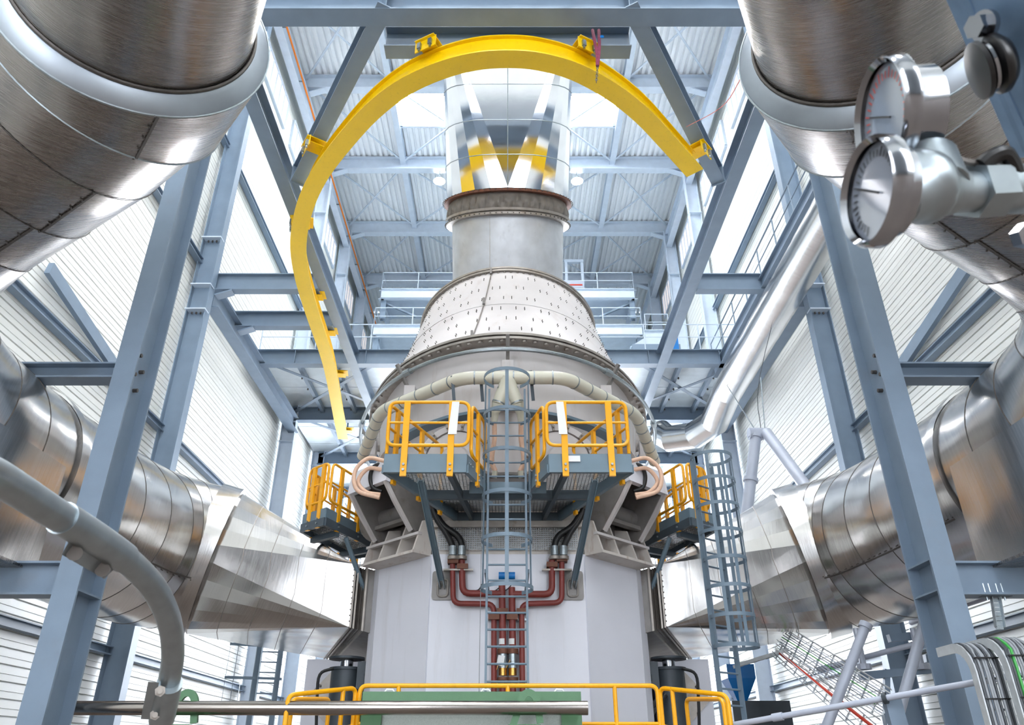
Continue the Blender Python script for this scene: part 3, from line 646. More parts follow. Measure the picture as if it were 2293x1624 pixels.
# perforated guard across the upper front
gm = MB()
for k in range(62): x = -1.32+k*.0433; gm.box((x, 14.1, 3.75), (.012, .01, .42))
for k in range(11): gm.box((0, 14.105, 3.56+k*.04), (2.66, .008, .012))
obj('mesh_guard', gm, 'grate', r, 0, kind='stuff'); obj('guard_angle', MB().box((0, 14.1, 4.02), (2.8, .14, .12)), 'flange', r, 0)
# trunnion castings and gusset frames on the corner faces
for s, nm in SIDES:
    d = uvec(V((1, -1, 0)) if s < 0 else V((-1, -1, 0))); l = V((-d.y, d.x, 0)); c0 = sx((-2.02, 14.8, 0), s)
    def pt(a, b, z): return V((c0.x, c0.y, 0))+l*a+d*b+V((0, 0, z))
    for q in (-1, 1):       # cheeks
        obj('casting_cheek', MB().prism([pt(q*.52, -.3, 3.62), pt(q*.52, .3, 3.95), pt(q*.52, .72, 4.45), pt(q*.52, .95, 4.75), pt(q*.52, .9, 5.22), pt(q*.52, -.3, 5.3)], l*.1*q), 'cast', r, 0)
        obj('cheek_rim', MB().sweep([pt(q*.57, .3, 3.95), pt(q*.57, .74, 4.45), pt(q*.57, .98, 4.78)], [(-.07, -.03), (.07, -.03), (.07, .03), (-.07, .03)], l), 'white', r, 0)
    obj('casting_top', MB().plate([pt(-.64, -.3, 5.3), pt(.64, -.3, 5.3), pt(.64, .92, 5.2), pt(-.64, .92, 5.2)], .1), 'chamber', r, 0)
    obj('casting_nose', MB().plate([pt(-.64, .92, 5.22), pt(.64, .92, 5.22), pt(.64, .99, 4.74), pt(-.64, .99, 4.74)], .1), 'chamber', r, 0)
    obj('casting_back', MB().plate([pt(-.56, -.28, 3.6), pt(.56, -.28, 3.6), pt(.56, -.28, 5.25), pt(-.56, -.28, 5.25)], .08), 'cast', r, 0)
    obj('saddle_pad', MB().loft([[pt(x, .35+.42*math.cos(a), 4.62+.5*math.sin(a)) for a in [math.pi*(.95+.6*k/10) for k in range(11)]]+[pt(x, .35+.34*math.cos(a), 4.62+.42*math.sin(a)) for a in [math.pi*(1.55-.6*k/10) for k in range(11)]] for x in (-.5, .5)]), 'cast', r)
    obj('trunnion_pin', MB().cyl(pt(-.55, .15, 4.4), pt(.55, .15, 4.4), .19, 24), 'cast', r)
    obj('trunnion_boss', MB().cyl(pt(.55*-s, .2, 4.35), pt(.85*-s, .2, 4.35), .36, 24), 'flange', r)
    bb = MB()
    for k in range(8): a = math.pi*2*k/8; bb.bolt(pt(.85*-s, .2+.28*math.cos(a), 4.35+.28*math.sin(a)), l*-s, .045, .06)
    obj('boss_bolts', bb, 'flange', r, 0, kind='stuff')
    for q in (-.78, -.28, .28, .78):
        obj('gusset', MB().prism([pt(q-.02, .0, CZ), pt(q-.02, .42, CZ+.02), pt(q-.02, .22, CZ+.62), pt(q-.02, -.1, CZ+.7)], l*.045), 'stained', r, 0)
    obj('sill_plate', MB().plate([pt(-.83, .02, CZ+.0), pt(.83, .02, CZ+.0), pt(.83, .45, CZ+.0), pt(-.83, .45, CZ+.0)], .05), 'stained', r, 0)
    obj('stiff_rail', MB().bar(pt(-.83, .3, CZ+.36), pt(.83, .3, CZ+.36), .09, .05), 'white', r, 0)
    obj('back_plate', MB().plate([pt(-.82, -.02, CZ-.02), pt(.82, -.02, CZ-.02), pt(.82, -.1, CZ+.75), pt(-.82, -.1, CZ+.75)], .05), 'cast', r, 0)
# ================================================================ YELLOW MONORAIL ARCH
ZM = 12.45
trk = [(1556, 388), (1500, 325), (1440, 261), (1370, 206), (1290, 162), (1210, 139), (1137, 133), (1060, 139), (980, 161), (900, 199), (830, 254), (770, 320), (720, 386), (690, 444), (673, 503), (668, 560), (676, 620), (692, 680), (710, 735), (727, 785), (740, 832), (750, 885), (759, 938), (768, 984)]
tp = catmull([aZ(x, y, ZM) for x, y in trk], 4)
r = thing('monorail_track', 'bright yellow curved monorail beam arching round the duct with a long tail on the left', 'crane rail', (0, 12, ZM))
wI, hI, tfl = .43, .62, .03
prof = [(-wI/2, 0), (wI/2, 0), (wI/2, tfl), (.012, tfl), (.012, hI-tfl), (.09, hI-tfl), (.09, hI), (-.09, hI), (-.09, hI-tfl), (-.012, hI-tfl), (-.012, tfl), (-wI/2, tfl)]
obj('track_beam', MB().sweep(tp, prof), 'yellow', r, 30)
for k in (28, 52, 74): obj('splice_plate', MB().bar(tp[k]+V((0, 0, .17))-uvec(tp[k+1]-tp[k])*.12, tp[k]+V((0, 0, .17))+uvec(tp[k+1]-tp[k])*.12, .05, .2), 'yellow', r, 0)
hang = [((967, 118), 'on the dark cross beam, left of centre'), ((1303, 122), 'on the dark cross beam beside the purple sling'), ((708, 335), 'on the left diagonal beam'), ((1560, 345), 'at the free right end of the arch'), ((674, 500), 'pair plate where the arch meets the left frame beam'), ((706, 668), 'under the nearer left link beam'), ((735, 748), 'under the second left link beam'), ((760, 842), 'under the rear deck edge beam'), ((777, 968), 'at the lower tail end of the arch')]
for (px, py), lab in hang:
    p = aZ(px, py, ZM+hI); d = uvec(min(((tp[i+1]-tp[i]) for i in range(len(tp)-1) ), key=lambda a: 0)) if False else None
    i = min(range(len(tp)-1), key=lambda i: (tp[i]-p).xy.length); d = uvec(tp[i+1]-tp[i]); l = V((-d.y, d.x, 0)); c = tp[i]+V((0, 0, hI))
    if lab.startswith('pair') is False and (p-tp[i]).xy.length > .05: c = V((p.x, p.y, c.z))
    r = thing('hanger_bracket', 'yellow hanger bracket %s' % lab, 'bracket', c)
    R = Matrix((l, d, V((0, 0, 1)))).transposed()
    obj('base_plate', MB().box(c+V((0, 0, .03)), (.46, .34, .025), R), 'yellow', r, 0)
    obj('top_plate', MB().box(c+V((0, 0, .13)), (.62, .46, .025), R), 'yellow', r, 0)
    obj('web_plate', MB().box(c+V((0, 0, .08)), (.3, .03, .09), R), 'yellow', r, 0)
    o = obj('face_plate', MB().box(c-l*.24*(1 if l.y > 0 else -1)+V((0, 0, .0)), (.02, .5, .3), R), 'yellow', r, 0)
    if 'tail' in lab: obj('drop_rod', MB().cyl(c+V((0, 0, .1)), V((c.x, c.y, ZF+.69)), .04, 8), 'steel', r, 0)
    for a in (-.13, .13):
        q = c-l*.27*(1 if l.y > 0 else -1)+d*a
        obj('clamp_bolt', MB().box(q+V((0, 0, -.03)), (.07, .08, .16), R).cyl(q+V((0, 0, -.17)), q+V((0, 0, -.08)), .028, 8), 'galv', o, 0)
# sling and chain
p = aZ(1333, 100, ZF-.02); top = aY(1333, 68, p.y); r = thing('lifting_sling', 'purple red lifting sling with a short chain looped over the dark cross beam', 'sling', p)
a, b, cpt_ = aY(1327, 68, p.y-.05), aY(1341, 68, p.y-.05), aY(1338, 148, p.y-.45)
obj('strap', MB().tube(catmull([a, aY(1332, 95, p.y-.25), aY(1337, 120, p.y-.4), cpt_], 4), .034, 8), 'sling', r)
obj('strap', MB().tube(catmull([b, aY(1342, 95, p.y-.25), aY(1341, 118, p.y-.4), cpt_], 4), .034, 8), 'sling', r)
e = cpt_+V((-.05, -.02, -.45)); ch = MB()
for k in range(9):
    q = cpt_+(e-cpt_)*k/8; ch.tube([q+V((.02*math.cos(t)*(k % 2), .02*math.cos(t)*((k+1) % 2), .035*math.sin(t))) for t in [2*math.pi*j/8 for j in range(8)]], .007, 5, True)
obj('chain', ch, 'bolt', r); obj('tag', MB().box(aY(1348, 82, p.y-.3), (.07, .01, .07)), 'blue', r, 0)
wr_ = MB().tube(catmull([aK(1668, 160, 9.6), aK(1615, 240, 13), aZ(1537, 284, ZF)], 6), .008, 4)
solo('hanging_wire', 'thin reddish wire strung between right frame beam and right duct', 'wire', wr_, 'redc')
# ================================================================ CREAM VENT PIPE ROUND THE SHELL
r = thing('vent_header', 'cream plastic vent pipe bent across the furnace front with forked drops behind the ladder', 'pipe', (0, 12.6, 6.2))
hp = [aY(812, 1022, 15.6), aY(852, 922, 14.1), aY(1035, 846, 12.45), aY(1265, 846, 12.45), aY(1424, 928, 14.1), aY(1466, 1035, 15.6)]
path = fillet(hp, .28, 5); obj('main_pipe', MB().tube(path, .125, 20), 'cream', r)
for f in (.12, .3, .5, .7, .88):
    for a, b in zip(hp, hp[1:]):
        q = a+(b-a)*f; d = uvec(b-a); obj('hose_clip', MB().cyl(q-d*.012, q+d*.012, .132, 20), 'galv', r)
for s in (1, -1):
    t0 = aY(1137, 848, 12.42); j = aY(1137-s*22, 905, 12.5); k1 = aY(1137-s*28, 925, 12.55); k2 = aY(1137-s*30, 945, 12.6)
    obj('fork_branch', MB().tube([t0+V((0, -.02, 0)), j], .115, 18), 'cream', r)
    obj('reducer', MB().tube([j, k1, k2], [.118, .07, .055], 18), 'cream', r)
    for f in (.45, .95): q = t0+(j-t0)*f; d = uvec(j-t0); obj('hose_clip', MB().cyl(q-d*.012, q+d*.012, .122, 18), 'galv', r)
    hs = [k2, aY(1137-s*30, 985, 12.7), aY(1137-s*36, 1030, 12.75), aY(1137-s*28, 1055, 12.8)]
    o = obj('drop_hose', MB().tube(catmull(hs, 5), .045, 12), 'peach', r)
    obj('end_cap', MB().tube([hs[-1], hs[-1]+V((-s*.02, .03, -.12))], .05, 12), 'cream', o)
for x, y in ((1075, 870), (1188, 868), (1012, 880)):
    q = aY(x, y-30, 12.45); obj('pipe_hanger', MB().bar(q+V((0, .05, .1)), q+V((0.05, .2, -.45)), .06, .04, (0, 1, 0)), 'dark', r, 0)
# ================================================================ LADDERS WITH CAGES
def ladder(name, label, base, ztop, rung, cage, width, hoops, rad, nb=5, zb=FL, m='ladder', pitch=.25, st=(.035, .085)):
    rung = uvec(V(rung)); cage = uvec(V(cage)); base = V(base)
    r = thing(name, label, 'ladder', V((base.x, base.y, zb)))
    for q in (-1, 1):
        a = base+rung*width/2*q
        obj('stile', MB().bar(V((a.x, a.y, zb)), V((a.x, a.y, ztop)), *st, cage), m, r, 0)
    k0 = obj('rung', MB().cyl(V((base.x, base.y, zb+.2))-rung*width/2, V((base.x, base.y, zb+.2))+rung*width/2, .017, 8), m, r)
    for k in range(1, int((ztop-zb-.25)/pitch)): share(k0, r, (0, 0, k*pitch))
    def hp(z, t):                                     # hoop point, t from -1 to 1 round the back
        a = t*math.pi*.80; return V((base.x, base.y, z))+cage*(rad*.62+rad*math.cos(a))+rung*rad*math.sin(a)
    for z in hoops:
        P = [V((base.x, base.y, z))-rung*width/2]+[hp(z, -1+2*k/20) for k in range(21)]+[V((base.x, base.y, z))+rung*width/2]
        obj('cage_hoop', MB().sweep(P, [(-.005, -.03), (.005, -.03), (.005, .03), (-.005, .03)]), m, r)
    for k in range(nb):
        t = -.75+1.5*k/(nb-1); p = hp(0, t); c = V((base.x, base.y, 0))+cage*rad*.62; d = uvec(p-c)
        obj('cage_bar', MB().bar(V((p.x, p.y, min(hoops)-.03))-d*.008, V((p.x, p.y, max(hoops)+.03))-d*.008, .06, .008, d), m, r, 0)
    return r
Lx = aY(1135, 1300, 12.3).x
r = ladder('caged_ladder', 'tall blue-grey caged ladder rising up the middle of the furnace front between the yellow baskets', (Lx, 12.3, 0), 6.0, (1, 0, 0), (0, -1, 0), .64, [6.1, 5.36, 4.62, 3.9, 3.18, 2.42], .41, 3)
for z in (2.75, .6):
    for q in (-1, 1): obj('wall_bracket', MB().bar((Lx+q*.34, 12.3, z), (Lx+q*.34, 14.18, z), .05, .06), 'ladder', r, 0)
# ================================================================ FRONT PLATFORM WITH TWO BASKETS
ZP = 4.09
plan = [(-1.98, 11.4), (-.66, 11.4), (-.36, 12.42), (.36, 12.42), (.66, 11.4), (1.98, 11.4), (.96, 14.15), (-.96, 14.15)]
r = thing('front_platform', 'dark steel grating platform with two yellow guard baskets on the furnace front', 'platform', (0, 13, ZP))
def inside(x, y):
    n = len(plan); c = False
    for i in range(n):
        (x0, y0), (x1, y1) = plan[i], plan[(i+1) % n]
        if (y0 > y) != (y1 > y) and x < (x1-x0)*(y-y0)/(y1-y0)+x0: c = not c
    return c
gm = MB()
def clip_bars(axis, step, wd, z):
    lo, hi = (-2.0, 2.0) if axis == 'y' else (11.4, 14.15); n = int((hi-lo)/step)
    for k in range(n):
        u = lo+step*(k+.5); v0 = None; a, b = (11.4, 14.15) if axis == 'y' else (-2, 2); st = .03; v = a
        while v <= b+st:
            ins = v <= b and (inside(u, v) if axis == 'y' else inside(v, u))
            if ins and v0 is None: v0 = v
            if not ins and v0 is not None:
                q = (u, (v0+v)/2, z) if axis == 'y' else ((v0+v)/2, u, z); d = (wd, v-v0, .014) if axis == 'y' else (v-v0, wd, .014)
                gm.box(q, d); v0 = None
            v += st
clip_bars('y', .06, .008, ZP+.2); clip_bars('x', .06, .008, ZP+.2)
obj('grating', gm, 'grate', r, 0, kind='stuff')
for a, b in zip(plan, plan[1:]+plan[:1]):
    if a[1] > 14 and b[1] > 14: continue
    if abs(a[0]) < .5 and abs(b[0]) < .5:
        obj('edge_channel', MB().bar((a[0]-.3, a[1], ZP+.1), (b[0]+.3, b[1], ZP+.1), .03, .2), 'toe', r, 0); continue
    obj('toe_board', MB().bar((*a, ZP+.22), (*b, ZP+.22), .015, .2), 'toe', r, 0)
    obj('edge_channel', MB().bar((*a, ZP+.07), (*b, ZP+.07), .07, .14), 'toe', r, 0)
obj('edge_channel', MB().bar((-1, 14.1, ZP+.08), (1, 14.1, ZP+.08), .1, .16), 'dark', r, 0)
for y, x in ((12.8, 1.42),): obj('under_beam', MB().bar((-x, y, ZP+.09), (x, y, ZP+.09), .09, .16), 'dark', r, 0)
for x in (-.95, .95):
    obj('under_beam', MB().bar((x, 11.45, ZP+.07), (x*.72, 14.1, ZP+.07), .07, .14), 'dark', r, 0)
for s in (1, -1):
    def q(x, y, z): return V((x*s, y, z))
    # front basket frame: rounded tube, mid rail, posts
    fr = fillet([q(-1.96, 11.4, 4.56), q(-.64, 11.4, 4.56), q(-.64, 11.4, 5.33), q(-1.96, 11.4, 5.33)], .14, 5, True)
    obj('guard_frame', MB().tube(fr, .029, 10, True), 'rail', r)
    obj('mid_rail', MB().cyl(q(-1.96, 11.4, 4.96), q(-.64, 11.4, 4.96), .022, 8), 'rail', r)
    # inner return frame beside the ladder
    A, B = q(-.60, 11.52, 0), q(-.40, 12.28, 0)
    fr = fillet([A+V((0, 0, 4.45)), B+V((0, 0, 4.45)), B+V((0, 0, 5.33)), A+V((0, 0, 5.33))], .14, 5, True)
    obj('guard_frame', MB().tube(fr, .029, 10, True), 'rail', r); obj('mid_rail', MB().cyl(A+V((0, 0, 4.92)), B+V((0, 0, 4.92)), .022, 8), 'rail', r)
    # outer side going back to the shell
    C, D = q(-1.97, 11.5, 0), q(-1.12, 13.75, 0)
    obj('guard_frame', MB().tube(fillet([C+V((0, 0, 4.45)), C+V((0, 0, 5.33)), D+V((0, 0, 5.33))], .14, 5), .029, 10), 'rail', r)
    obj('mid_rail', MB().cyl(C+V((0, 0, 4.92)), D+V((0, 0, 4.92)), .022, 8), 'rail', r)
    for p, lk in ((q(-1.66, 11.36, 0), (1, 0, 0)), (q(-.92, 11.36, 0), (1, 0, 0)), ((A+B)/2-V((0, .04, 0)), B-A), (C+(D-C)*.12, D-C), (C+(D-C)*.5, D-C), (C+(D-C)*.86, D-C)):
        o = obj('guard_post', MB().bar(p+V((0, 0, 4.02)), p+V((0, 0, 5.32)), .10, .05, uvec(V(lk).cross(V((0, 0, 1))))), 'rail', r, 0)
        nn = uvec(V(lk).cross(V((0, 0, 1)))); nn = nn if nn.y < 0 else -nn
        obj('post_bolt', MB().bolt(p+V((0, 0, 4.12))+nn*.025, nn, .022, .03), 'galv', o, 0); obj('post_bolt', MB().bolt(p+V((0, 0, 4.21))+nn*.025, nn, .022, .03), 'galv', o, 0)
    obj('aluminium_strip', MB().plate([q(-.97, 11.32, 4.72), q(-.83, 11.32, 4.72), q(-.80, 11.32, 5.3), q(-.92, 11.32, 5.3)], .02), 'paper', r, 0)  # white strip standing in for glare on the yellow post
    # strut down to the chamber wall with its foot plate
    f0, f1 = q(-1.42, 11.75, ZP), q(-1.19, 14.1, 2.86)
    o = obj('strut', MB().ib(f0, f0+(f1-f0)*.93, .1, .1, (1, 0, 0), .012, .012, True), 'toe', r, 0)
    obj('strut_fork', MB().bar(f0+(f1-f0)*.9+V((.04, 0, 0)), f1+V((.04, 0, 0)), .015, .1).bar(f0+(f1-f0)*.9-V((.04, 0, 0)), f1-V((.04, 0, 0)), .015, .1), 'galv', r, 0)
    pl = fillet([f1+V((-.2, .06, -.22)), f1+V((.2, .06, -.22)), f1+V((.2, .06, .3)), f1+V((-.2, .06, .3))], .06, 3, True)
    o = obj('foot_plate', MB().prism(pl, (0, -.03, 0)), 'cast', r, 30)
    lp = fillet([f1+V((-.09, -.0, -.16)), f1+V((.09, -.0, -.16)), f1+V((.09, -.0, .14)), f1+V((-.09, -.0, .14))], .06, 3, True)
    obj('foot_loop', MB().tube(lp, .018, 8, True), 'flange', o)
obj('notice', MB().plate([(.86+.05, 11.37, 4.27), (1.16, 11.37, 4.27), (1.16, 11.37, 4.37), (.91, 11.37, 4.37)], .006), 'paper', r, 0)
# ================================================================ SIDE PLATFORMS
for s, nm in SIDES:
    def q(x, y, z): return V((x*s, y, z))
    zp = 4.1
    r = thing('side_platform', 'narrow dark steel platform with yellow guard rails on the %s side of the furnace' % nm, 'platform', q(-3.4, 15.5, zp))
    P = [q(-4.12, 14.85, zp), q(-3.55, 14.35, zp), q(-2.72, 16.6, zp), q(-3.5, 17.1, zp)]
    for a, b in zip(P, P[1:]+P[:1]):
        obj('edge_channel', MB().bar(a+V((0, 0, .06)), b+V((0, 0, .06)), .06, .16), 'dark', r, 0)
        obj('toe_board', MB().bar(a+V((0, 0, .24)), b+V((0, 0, .24)), .015, .2), 'toe', r, 0)
    gm = MB()
    for k in range(1, 26):
        t = k/26; gm.bar(P[0]+(P[3]-P[0])*t+V((0, 0, .1)), P[1]+(P[2]-P[1])*t+V((0, 0, .1)), .01, .03)
    for k in range(1, 14):
        t = k/14; gm.bar(P[0]+(P[1]-P[0])*t+V((0, 0, .1)), P[3]+(P[2]-P[3])*t+V((0, 0, .1)), .01, .03)
    obj('grating', gm, 'grate', r, 0, kind='stuff')
    for t in (.2, .75): obj('under_beam', MB().bar(P[0]+(P[3]-P[0])*t-V((0, 0, .06)), P[1]+(P[2]-P[1])*t-V((0, 0, .06)), .1, .12), 'dark', r, 0)
    def side(a, b, n, ext=.0):
        d = uvec(b-a); a2, b2 = a+d*.06, b-d*.06
        fr = fillet([a2+V((0, 0, .5)), b2+V((0, 0, .5)), b2+V((0, 0, 1.28)), a2+V((0, 0, 1.28))], .14, 4, True)
        obj('guard_frame', MB().tube(fr, .028, 8, True), 'rail', r); obj('mid_rail', MB().cyl(a2+V((0, 0, .88)), b2+V((0, 0, .88)), .02, 8), 'rail', r)
        nn = uvec(d.cross(V((0, 0, 1)))); 
        for k in range(n):
            p = a2+(b2-a2)*((k+.5)/n if n > 1 else .5)
            o = obj('guard_post', MB().bar(p-V((0, 0, .03)), p+V((0, 0, 1.27)), .10, .05, nn), 'rail', r, 0)
            for z in (.06, .15):
                w_ = nn if nn.y < 0 else -nn; obj('post_bolt', MB().bolt(p+V((0, 0, z))+w_*.025, w_, .02, .03), 'galv', o, 0)
    side(P[0], P[1], 2); side(P[1], P[2], 3); side(P[3], P[0], 3)
    obj('strut', MB().cyl(P[1]+(P[2]-P[1])*.3+q(.02, .1, -.05), q(-2.76, 15.95, 2.7), .05, 8), 'toe', r)
    obj('strut', MB().cyl(P[0]+(P[3]-P[0])*.4+q(.02, .1, -.05), q(-2.9, 16.6, 3.2), .05, 8), 'dark', r)
    # a second yellow guard half hidden behind the duct top
    r2 = thing('rear_guard_rail', 'yellow guard rail section half hidden above the %s duct end' % nm, 'railing', q(-3.6, 18, 3.4))
    fr = fillet([q(-3.5, 17.6, 3.75), q(-4.6, 18.8, 3.75), q(-4.6, 18.8, 4.5), q(-3.5, 17.6, 4.5)], .14, 4, True)
    obj('guard_frame', MB().tube(fr, .03, 8, True), 'rail', r2)
    for t in (.15, .4, .65, .9):
        p = q(-3.5-1.1*t, 17.6+1.2*t, 3.3); obj('guard_post', MB().bar(p, p+V((0, 0, 1.2)), .1, .05, (0, 1, 0)), 'rail', r2, 0)
    # hoses looping from the vent pipe end to the trunnion
    for k, (lab, pts, rr, mm) in enumerate((
        ('outer pale peach hose loop', [(860, 1032), (824, 1027), (795, 1056), (800, 1098), (850, 1115)], .04, 'peach'),
        ('inner pale peach hose loop', [(856, 1052), (824, 1050), (802, 1078), (820, 1102), (852, 1108)], .04, 'peach'),
        ('black hose loop', [(862, 1038), (838, 1045), (829, 1068), (835, 1092), (856, 1100)], .04, 'rubber'))):
        hh = MB().tube(catmull([sx(aY(x, y, 13.7+.12*k), s) for x, y in pts], 7), rr, 12)
        solo('looped_hose', '%s at the %s end of the cream vent pipe' % (lab, nm), 'hose', hh, mm)
# ================================================================ RED PIPEWORK ON THE CHAMBER FRONT
YW = 14.02
r = thing('red_pipework', 'oxide red water pipes with grey hoses climbing the chamber front behind the ladder', 'pipework', (Lx, YW, 1))
def W(x, y, d=0): return aY(x, y, YW-d)
runs = [[(1013, 1255), (1015, 1352), (1106, 1353), (1106, 1560)], [(1034, 1250), (1036, 1329), (1124, 1330), (1124, 1330)], [(1124, 1312), (1126, 1450)], [(1146, 1316), (1148, 1450)],
        [(1146, 1331), (1236, 1331), (1236, 1250), (1236, 1250)], [(1258, 1255), (1258, 1350), (1168, 1353), (1170, 1560)]]
for k, pts in enumerate(runs):
    P = [W(*p) for i, p in enumerate(pts) if i == 0 or p != pts[i-1]]
    obj('red_pipe', MB().tube(fillet(P, .14, 5), (.05, .06, .062, .062, .06, .05)[k], 14), 'red', r)
for x, y in ((1106, 1383), (1125, 1370), (1147, 1383), (1169, 1370), (1015, 1258), (1036, 1270), (1236, 1266), (1258, 1254)):
    obj('pipe_clamp', MB().box(W(x, y), (.2, .17, .09)), 'rust', r, 0)
for y in (1372, 1388): obj('clamp_rail', MB().box(W(1137, y, -.08), (.72, .05, .04)), 'galv', r, 0)
for x in (1125, 1147):
    obj('pipe_label', MB().tube([W(x, 1431), W(x, 1444)], .066, 14), 'paper', r)
    for y, rr, h, mm in ((1457, .1, .05, 'rust'), (1462, .1, .04, 'rust'), (1473, .075, .14, 'galv'), (1490, .085, .1, 'galv'), (1505, .07, .12, 'brass'), (1521, .1, .05, 'rust'), (1530, .09, .06, 'bolt')):
        c = W(x+1, y); obj('valve_part', MB().cyl(c-V((0, 0, h/2)), c+V((0, 0, h/2)), rr, 14), mm, r, 30)
    obj('red_pipe', MB().cyl(W(x+1, 1535), W(x+1, 1620), .062, 14), 'red', r)
    c = W(x-1, 1290); o = obj('sensor_head', MB().cyl(c-V((.06, .02, 0)), c+V((.06, -.02, 0)), .065, 12).cyl(c, c-V((0, 0, .09)), .03, 8), 'blue', r)
    obj('sensor_cable', MB().tube(catmull([c+V((0, 0, -.08)), c+V((-.02, -.03, -.18)), c+V((-.12, 0, -.26)), c+V((-.25, .02, -.27))], 4), .01, 5), 'rubber', o)
obj('valve_handle', MB().bar(W(1142, 1478, .1), W(1134, 1496, .1), .02, .008), 'rail', r, 0); obj('valve_handle', MB().bar(W(1118, 1482, .1), W(1112, 1500, .1), .02, .008), 'rail', r, 0)
obj('paper_tag', MB().plate([W(1116, 1467, .12), W(1131, 1469, .12), W(1126, 1493, .12), W(1111, 1489, .12)], .004), 'paper', r, 0)
# black hoses from the platform down to the red pipes
for s in (1, -1):
    for (x, y0), pts in (((1034, 1245), [(1034, 1250), (1034, 1222), (1024, 1200), (994, 1178), (975, 1150)]), ((1014, 1245), [(1014, 1250), (1013, 1225), (1000, 1195), (980, 1165), (970, 1140)])):
        f = lambda p: sx(aY(p[0] if s > 0 else p[0]-2, p[1], YW-.05), s)
        o = obj('black_hose', MB().tube(catmull([f(p) for p in pts], 6), .06, 12), 'rubber', r)
        c = f((x, 1238)); obj('hose_ferrule', MB().cyl(c-V((0, 0, .05)), c+V((0, 0, .12)), .075, 12), 'galv', o)
        c = f((x, 1250)); obj('hose_flange', MB().cyl(c-V((0, 0, .03)), c+V((0, 0, .03)), .1, 12), 'flange', o)
obj('control_cable', MB().tube(catmull([W(1039, 1225), W(1040, 1300), W(1046, 1322), W(1070, 1322), W(1080, 1308)], 5), .012, 6), 'rubber', r)
for x in (1026, 1247): obj('hose_support', MB().box(W(x, 1277), (.55, .1, .03)), 'flange', r, 0)
# thin grounding rod beside the ladder
solo('earth_cable', 'thin grey vertical cable just left of the caged ladder', 'cable', MB().cyl(aY(1080, 1100, 12.9), V((aY(1080, 1100, 12.9).x, 12.9, FL)), .006, 6), 'cable')
# ================================================================ GREEN MACHINE, ROD, YELLOW BOTTOM RAIL
YG = 11.4
x0, x1 = aY(810, 1580, YG).x, aY(1302, 1580, YG).x; zt = aY(1100, 1549, YG).z
r = thing('green_machine', 'green steel machine frame with a grey flecked front panel below the yellow rail', 'machine', ((x0+x1)/2, YG+.4, FL))
obj('top_beam', MB().box(((x0+x1)/2, YG+.1, zt-.09), (x1-x0, .2, .18)), 'green', r, 0)
for x in (x0+.14, x1-.14): obj('upright', MB().box((x, YG+.1, (zt-.18+FL)/2), (.28, .2, zt-.18-FL)), 'green', r, 0)
obj('front_panel', MB().box(((x0+x1)/2, YG+.12, (zt-.18+FL)/2), (x1-x0-.56, .06, zt-.18-FL)), 'grpanel', r, 0)
obj('rear_body', MB().box(((x0+x1)/2, YG+.5, (zt-.2+FL)/2), (x1-x0-.05, .5, zt-.25-FL)), 'green', r, 0)
for x in (x0+.35, x0+1.7, x1-.3): obj('top_knob', MB().tube([(x-.06, YG+.1, zt), (x-.03, YG+.1, zt+.035), (x+.05, YG+.1, zt+.03), (x+.07, YG+.1, zt)], .015, 6), 'paper', r)
YR = 10.95
ra, rb = aY(60, 1586, YR), aY(1316, 1588, YR); rb.z = ra.z
solo('polished_rod', 'long polished round steel rod lying across the bottom of the picture', 'rod', MB().cyl(ra, rb, .088, 28), 'polished')
for px, lab in ((402, 'behind the galvanised handrail post'), (1174, 'near the free end of the polished rod')):
    c = aY(px, 1586, YR); c.z = ra.z
    r = thing('rod_bracket', 'green looped rod bracket %s' % lab, 'bracket', V((c.x, c.y, FL)))
    arc = [c+V((.0, math.cos(a)*.19, math.sin(a)*.19)) for a in [math.pi*k/16 for k in range(17)]]
    arc = [c+V((.12*math.cos(a)+.06, .05, .17*math.sin(a)+.02)) for a in [math.pi*k/14 for k in range(15)]]
    obj('loop', MB().sweep([arc[0]+V((.03, 0, -.2))]+arc+[arc[-1]+V((-.1, 0, -.25))], [(-.045, -.03), (.045, -.03), (.045, .03), (-.045, .03)], (0, 1, 0)), 'green', r, 30)
    obj('foot_block', MB().box((c.x, c.y, (c.z-.2+FL)/2), (.42, .3, c.z-.2-FL)).box((c.x, c.y, (c.z-.42+FL)/2), (.62, .4, c.z-.42-FL)), 'green', r, 0)
YL = 11.9
zr = aY(1137, 1536, YL).z
def yrail(label, pts, name='bottom_guard_rail', low=.5):
    r = thing(name, label, 'railing', V((pts[0].x, pts[0].y, FL)))
    a, b = pts[0], pts[-1]
    path = fillet([V((a.x, a.y, FL+.3)), V((a.x, a.y, a.z))]+pts[1:-1]+[V((b.x, b.y, b.z)), V((b.x, b.y, FL+.3))], .11, 5)
    obj('hoop_rail', MB().tube(path, .032, 10), 'rail', r)
    obj('mid_rail', MB().cyl(V((a.x, a.y, a.z-low)), V((b.x, b.y, b.z-low)), .024, 8), 'rail', r)
    return r
r = yrail('long yellow guard rail in front of the white chamber', [aY(807, 1536, YL), aY(1471, 1536, YL)])
for px in (893, 1137, 1376): c = aY(px, 1540, YL); obj('post', MB().cyl(V((c.x, YL, FL+.3)), V((c.x, YL, zr)), .032, 10), 'rail', r)
def zat(x, y, Y): p = aY(x, y, Y); return p
